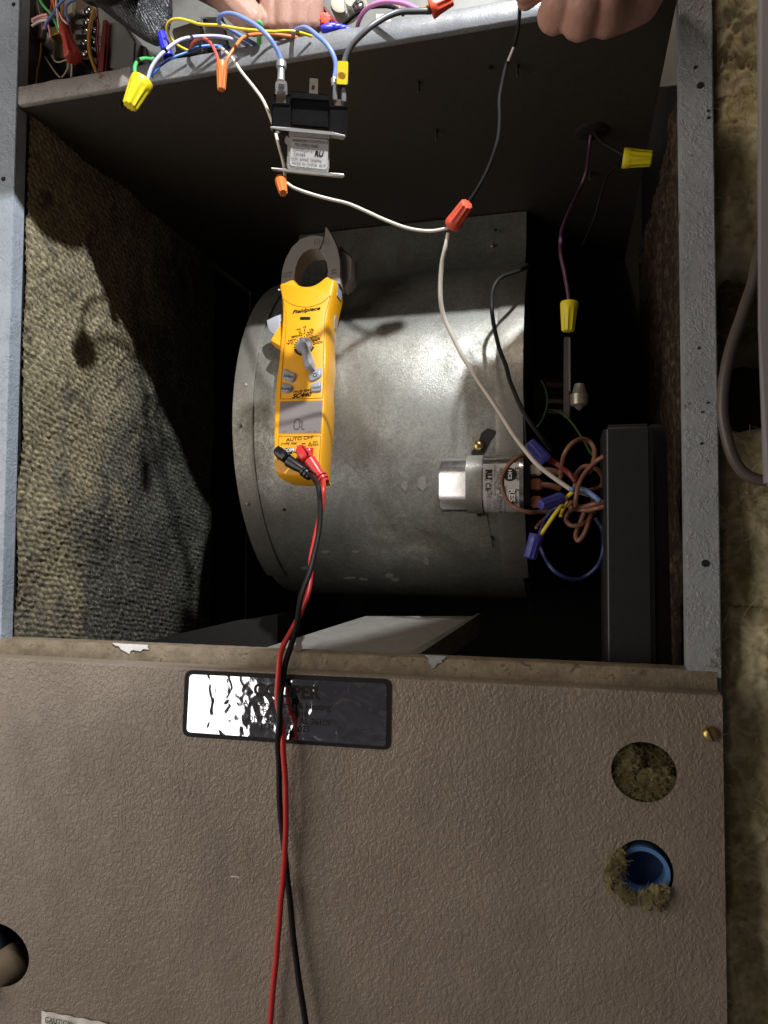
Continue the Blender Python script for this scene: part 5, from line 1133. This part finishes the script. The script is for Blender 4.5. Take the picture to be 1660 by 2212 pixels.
# =================================================================== HANDS
def blob(name, caps, m, parent, vox=.0013, it=6, disp=0):
    """caps: chains of (point, radius); fused into one skin"""
    bm = bmesh.new()
    for ch in caps:
        for (a, ra), (b, rb) in zip(ch, ch[1:]):
            n = 7; 
            for k in range(n+1):
                t = k/n; c = a.lerp(b, t); r = ra+(rb-ra)*t
                bmesh.ops.create_icosphere(bm, subdivisions=2, radius=r, matrix=Matrix.Translation(c))
    me = bpy.data.meshes.new(name); bm.to_mesh(me); bm.free(); t_ = bpy.data.objects.new(name, me); col.objects.link(t_)
    r = t_.modifiers.new('r', 'REMESH'); r.mode = 'VOXEL'; r.voxel_size = vox
    s = t_.modifiers.new('s', 'SMOOTH'); s.iterations = it; s.factor = .6
    me2 = bpy.data.meshes.new_from_object(t_.evaluated_get(bpy.context.evaluated_depsgraph_get())); bpy.data.objects.remove(t_); me2.name = name; me2.materials.clear()
    return link(name, me2, M[m], parent, True)
# right hand : a loose fist, index finger and thumb pinching the black wire
ph = thing('person', P(1290, 40, -.05), 'bare hand in a loose fist at the upper right, pinching the thin black wire', 'person')
def hp3(x, y, Y): return P(x, y, Y)
hand = [
    [(hp3(1420, -150, -.055), .030), (hp3(1350, -60, -.052), .028), (hp3(1300, -30, -.048), .024)],                       # palm
    [(hp3(1420, -150, -.055), .030), (Vector((.085, -.13, .50)), .028), (Vector((.045, -.22, .52)), .031), (Vector((.015, -.36, .56)), .038), (Vector((-.02, -.55, .62)), .044)],   # wrist, forearm
    [(hp3(1290, -90, -.040), .013), (hp3(1205, -60, -.058), .0115), (hp3(1160, -25, -.060), .0098), (hp3(1136, 2, -.050), .0072)],   # index
    [(hp3(1330, -60, -.075), .013), (hp3(1240, -40, -.088), .0115), (hp3(1165, -40, -.078), .010), (hp3(1132, -14, -.058), .0075)],     # thumb
    [(hp3(1300, -50, -.030), .015), (hp3(1225, 10, -.050), .0150), (hp3(1200, 32, -.064), .0140), (hp3(1215, 0, -.078), .0125)],  # middle
    [(hp3(1330, -40, -.030), .015), (hp3(1276, 34, -.050), .0152), (hp3(1254, 44, -.066), .0145), (hp3(1262, 10, -.080), .0128)],  # ring
    [(hp3(1370, -50, -.030), .016), (hp3(1330, 30, -.048), .0150), (hp3(1310, 38, -.062), .0142), (hp3(1312, 4, -.076), .0122)],  # little
    [(hp3(1410, -70, -.045), .020), (hp3(1378, 2, -.048), .0170), (hp3(1345, 24, -.050), .0150)],
    [(hp3(1280, 20, -.040), .018), (hp3(1350, 0, -.045), .020)]]
blob('hand', hand, 'skin2', ph, .0013, 8)
# bare hand in the middle, thumb and fingers folded behind the wires
pm = thing('person', P(560, 30, .0), 'bare wrinkled hand reaching down behind the yellow and blue wires', 'person')
hand = [
    [(P(420, -110, .01), .040), (P(500, -60, .01), .036), (P(600, -60, .012), .034)],
    [(P(420, -110, .01), .038), (P(360, -240, -.02), .036), (P(250, -420, -.08), .042)],
    [(P(480, -30, .0), .020), (P(520, 18, -.012), .0155), (P(548, 46, -.012), .0125)],                 # thumb ball
    [(P(590, -60, .005), .016), (P(596, 15, -.002), .0148), (P(594, 54, .0), .0132)],
    [(P(620, -60, .005), .015), (P(624, 15, -.004), .0142), (P(622, 52, -.002), .0126)],
    [(P(650, -60, .005), .015), (P(650, 10, -.003), .0138), (P(650, 50, .0), .0120)],
    [(P(668, -60, .008), .014), (P(674, 10, .0), .0110), (P(677, 50, .004), .0095)]]
blob('hand', hand, 'skin', pm, .0012, 4)
# gloved hand at the left
pg = thing('person', P(300, 30, -.01), 'black knit gloved hand holding a bright blue nut above the flange', 'person')
hand = [
    [(P(240, -120, -.04), .040), (P(250, -60, -.01), .036), (P(272, -20, -.012), .028), (P(300, 20, -.016), .021), (P(326, 55, -.020), .0150), (P(338, 78, -.022), .0085)],
    [(P(250, -60, -.01), .030), (P(205, -30, .0), .018), (P(196, -18, .0), .012)],
    [(P(290, -60, -.01), .022), (P(345, -20, -.014), .012), (P(350, 25, -.018), .0105), (P(346, 60, -.02), .009)],
    [(P(250, -60, -.01), .034), (Vector((-.385, -.09, .515)), .046), (Vector((-.37, -.16, .63)), .050), (Vector((-.34, -.32, .82)), .055)]]
blob('hand', hand, 'glove', pg, .0014, 3)

# unseen floor beneath everything, its pale blue-grey chosen to reflect in the name plate
o = obj('floor', box(bmesh.new(), (-3.5, -4, -.80), (3, .9, -.795)), simple('grey_concrete_floor', (.46, .48, .58), .7, 0, .3, 30, .3, .003)); o['kind'] = 'structure'
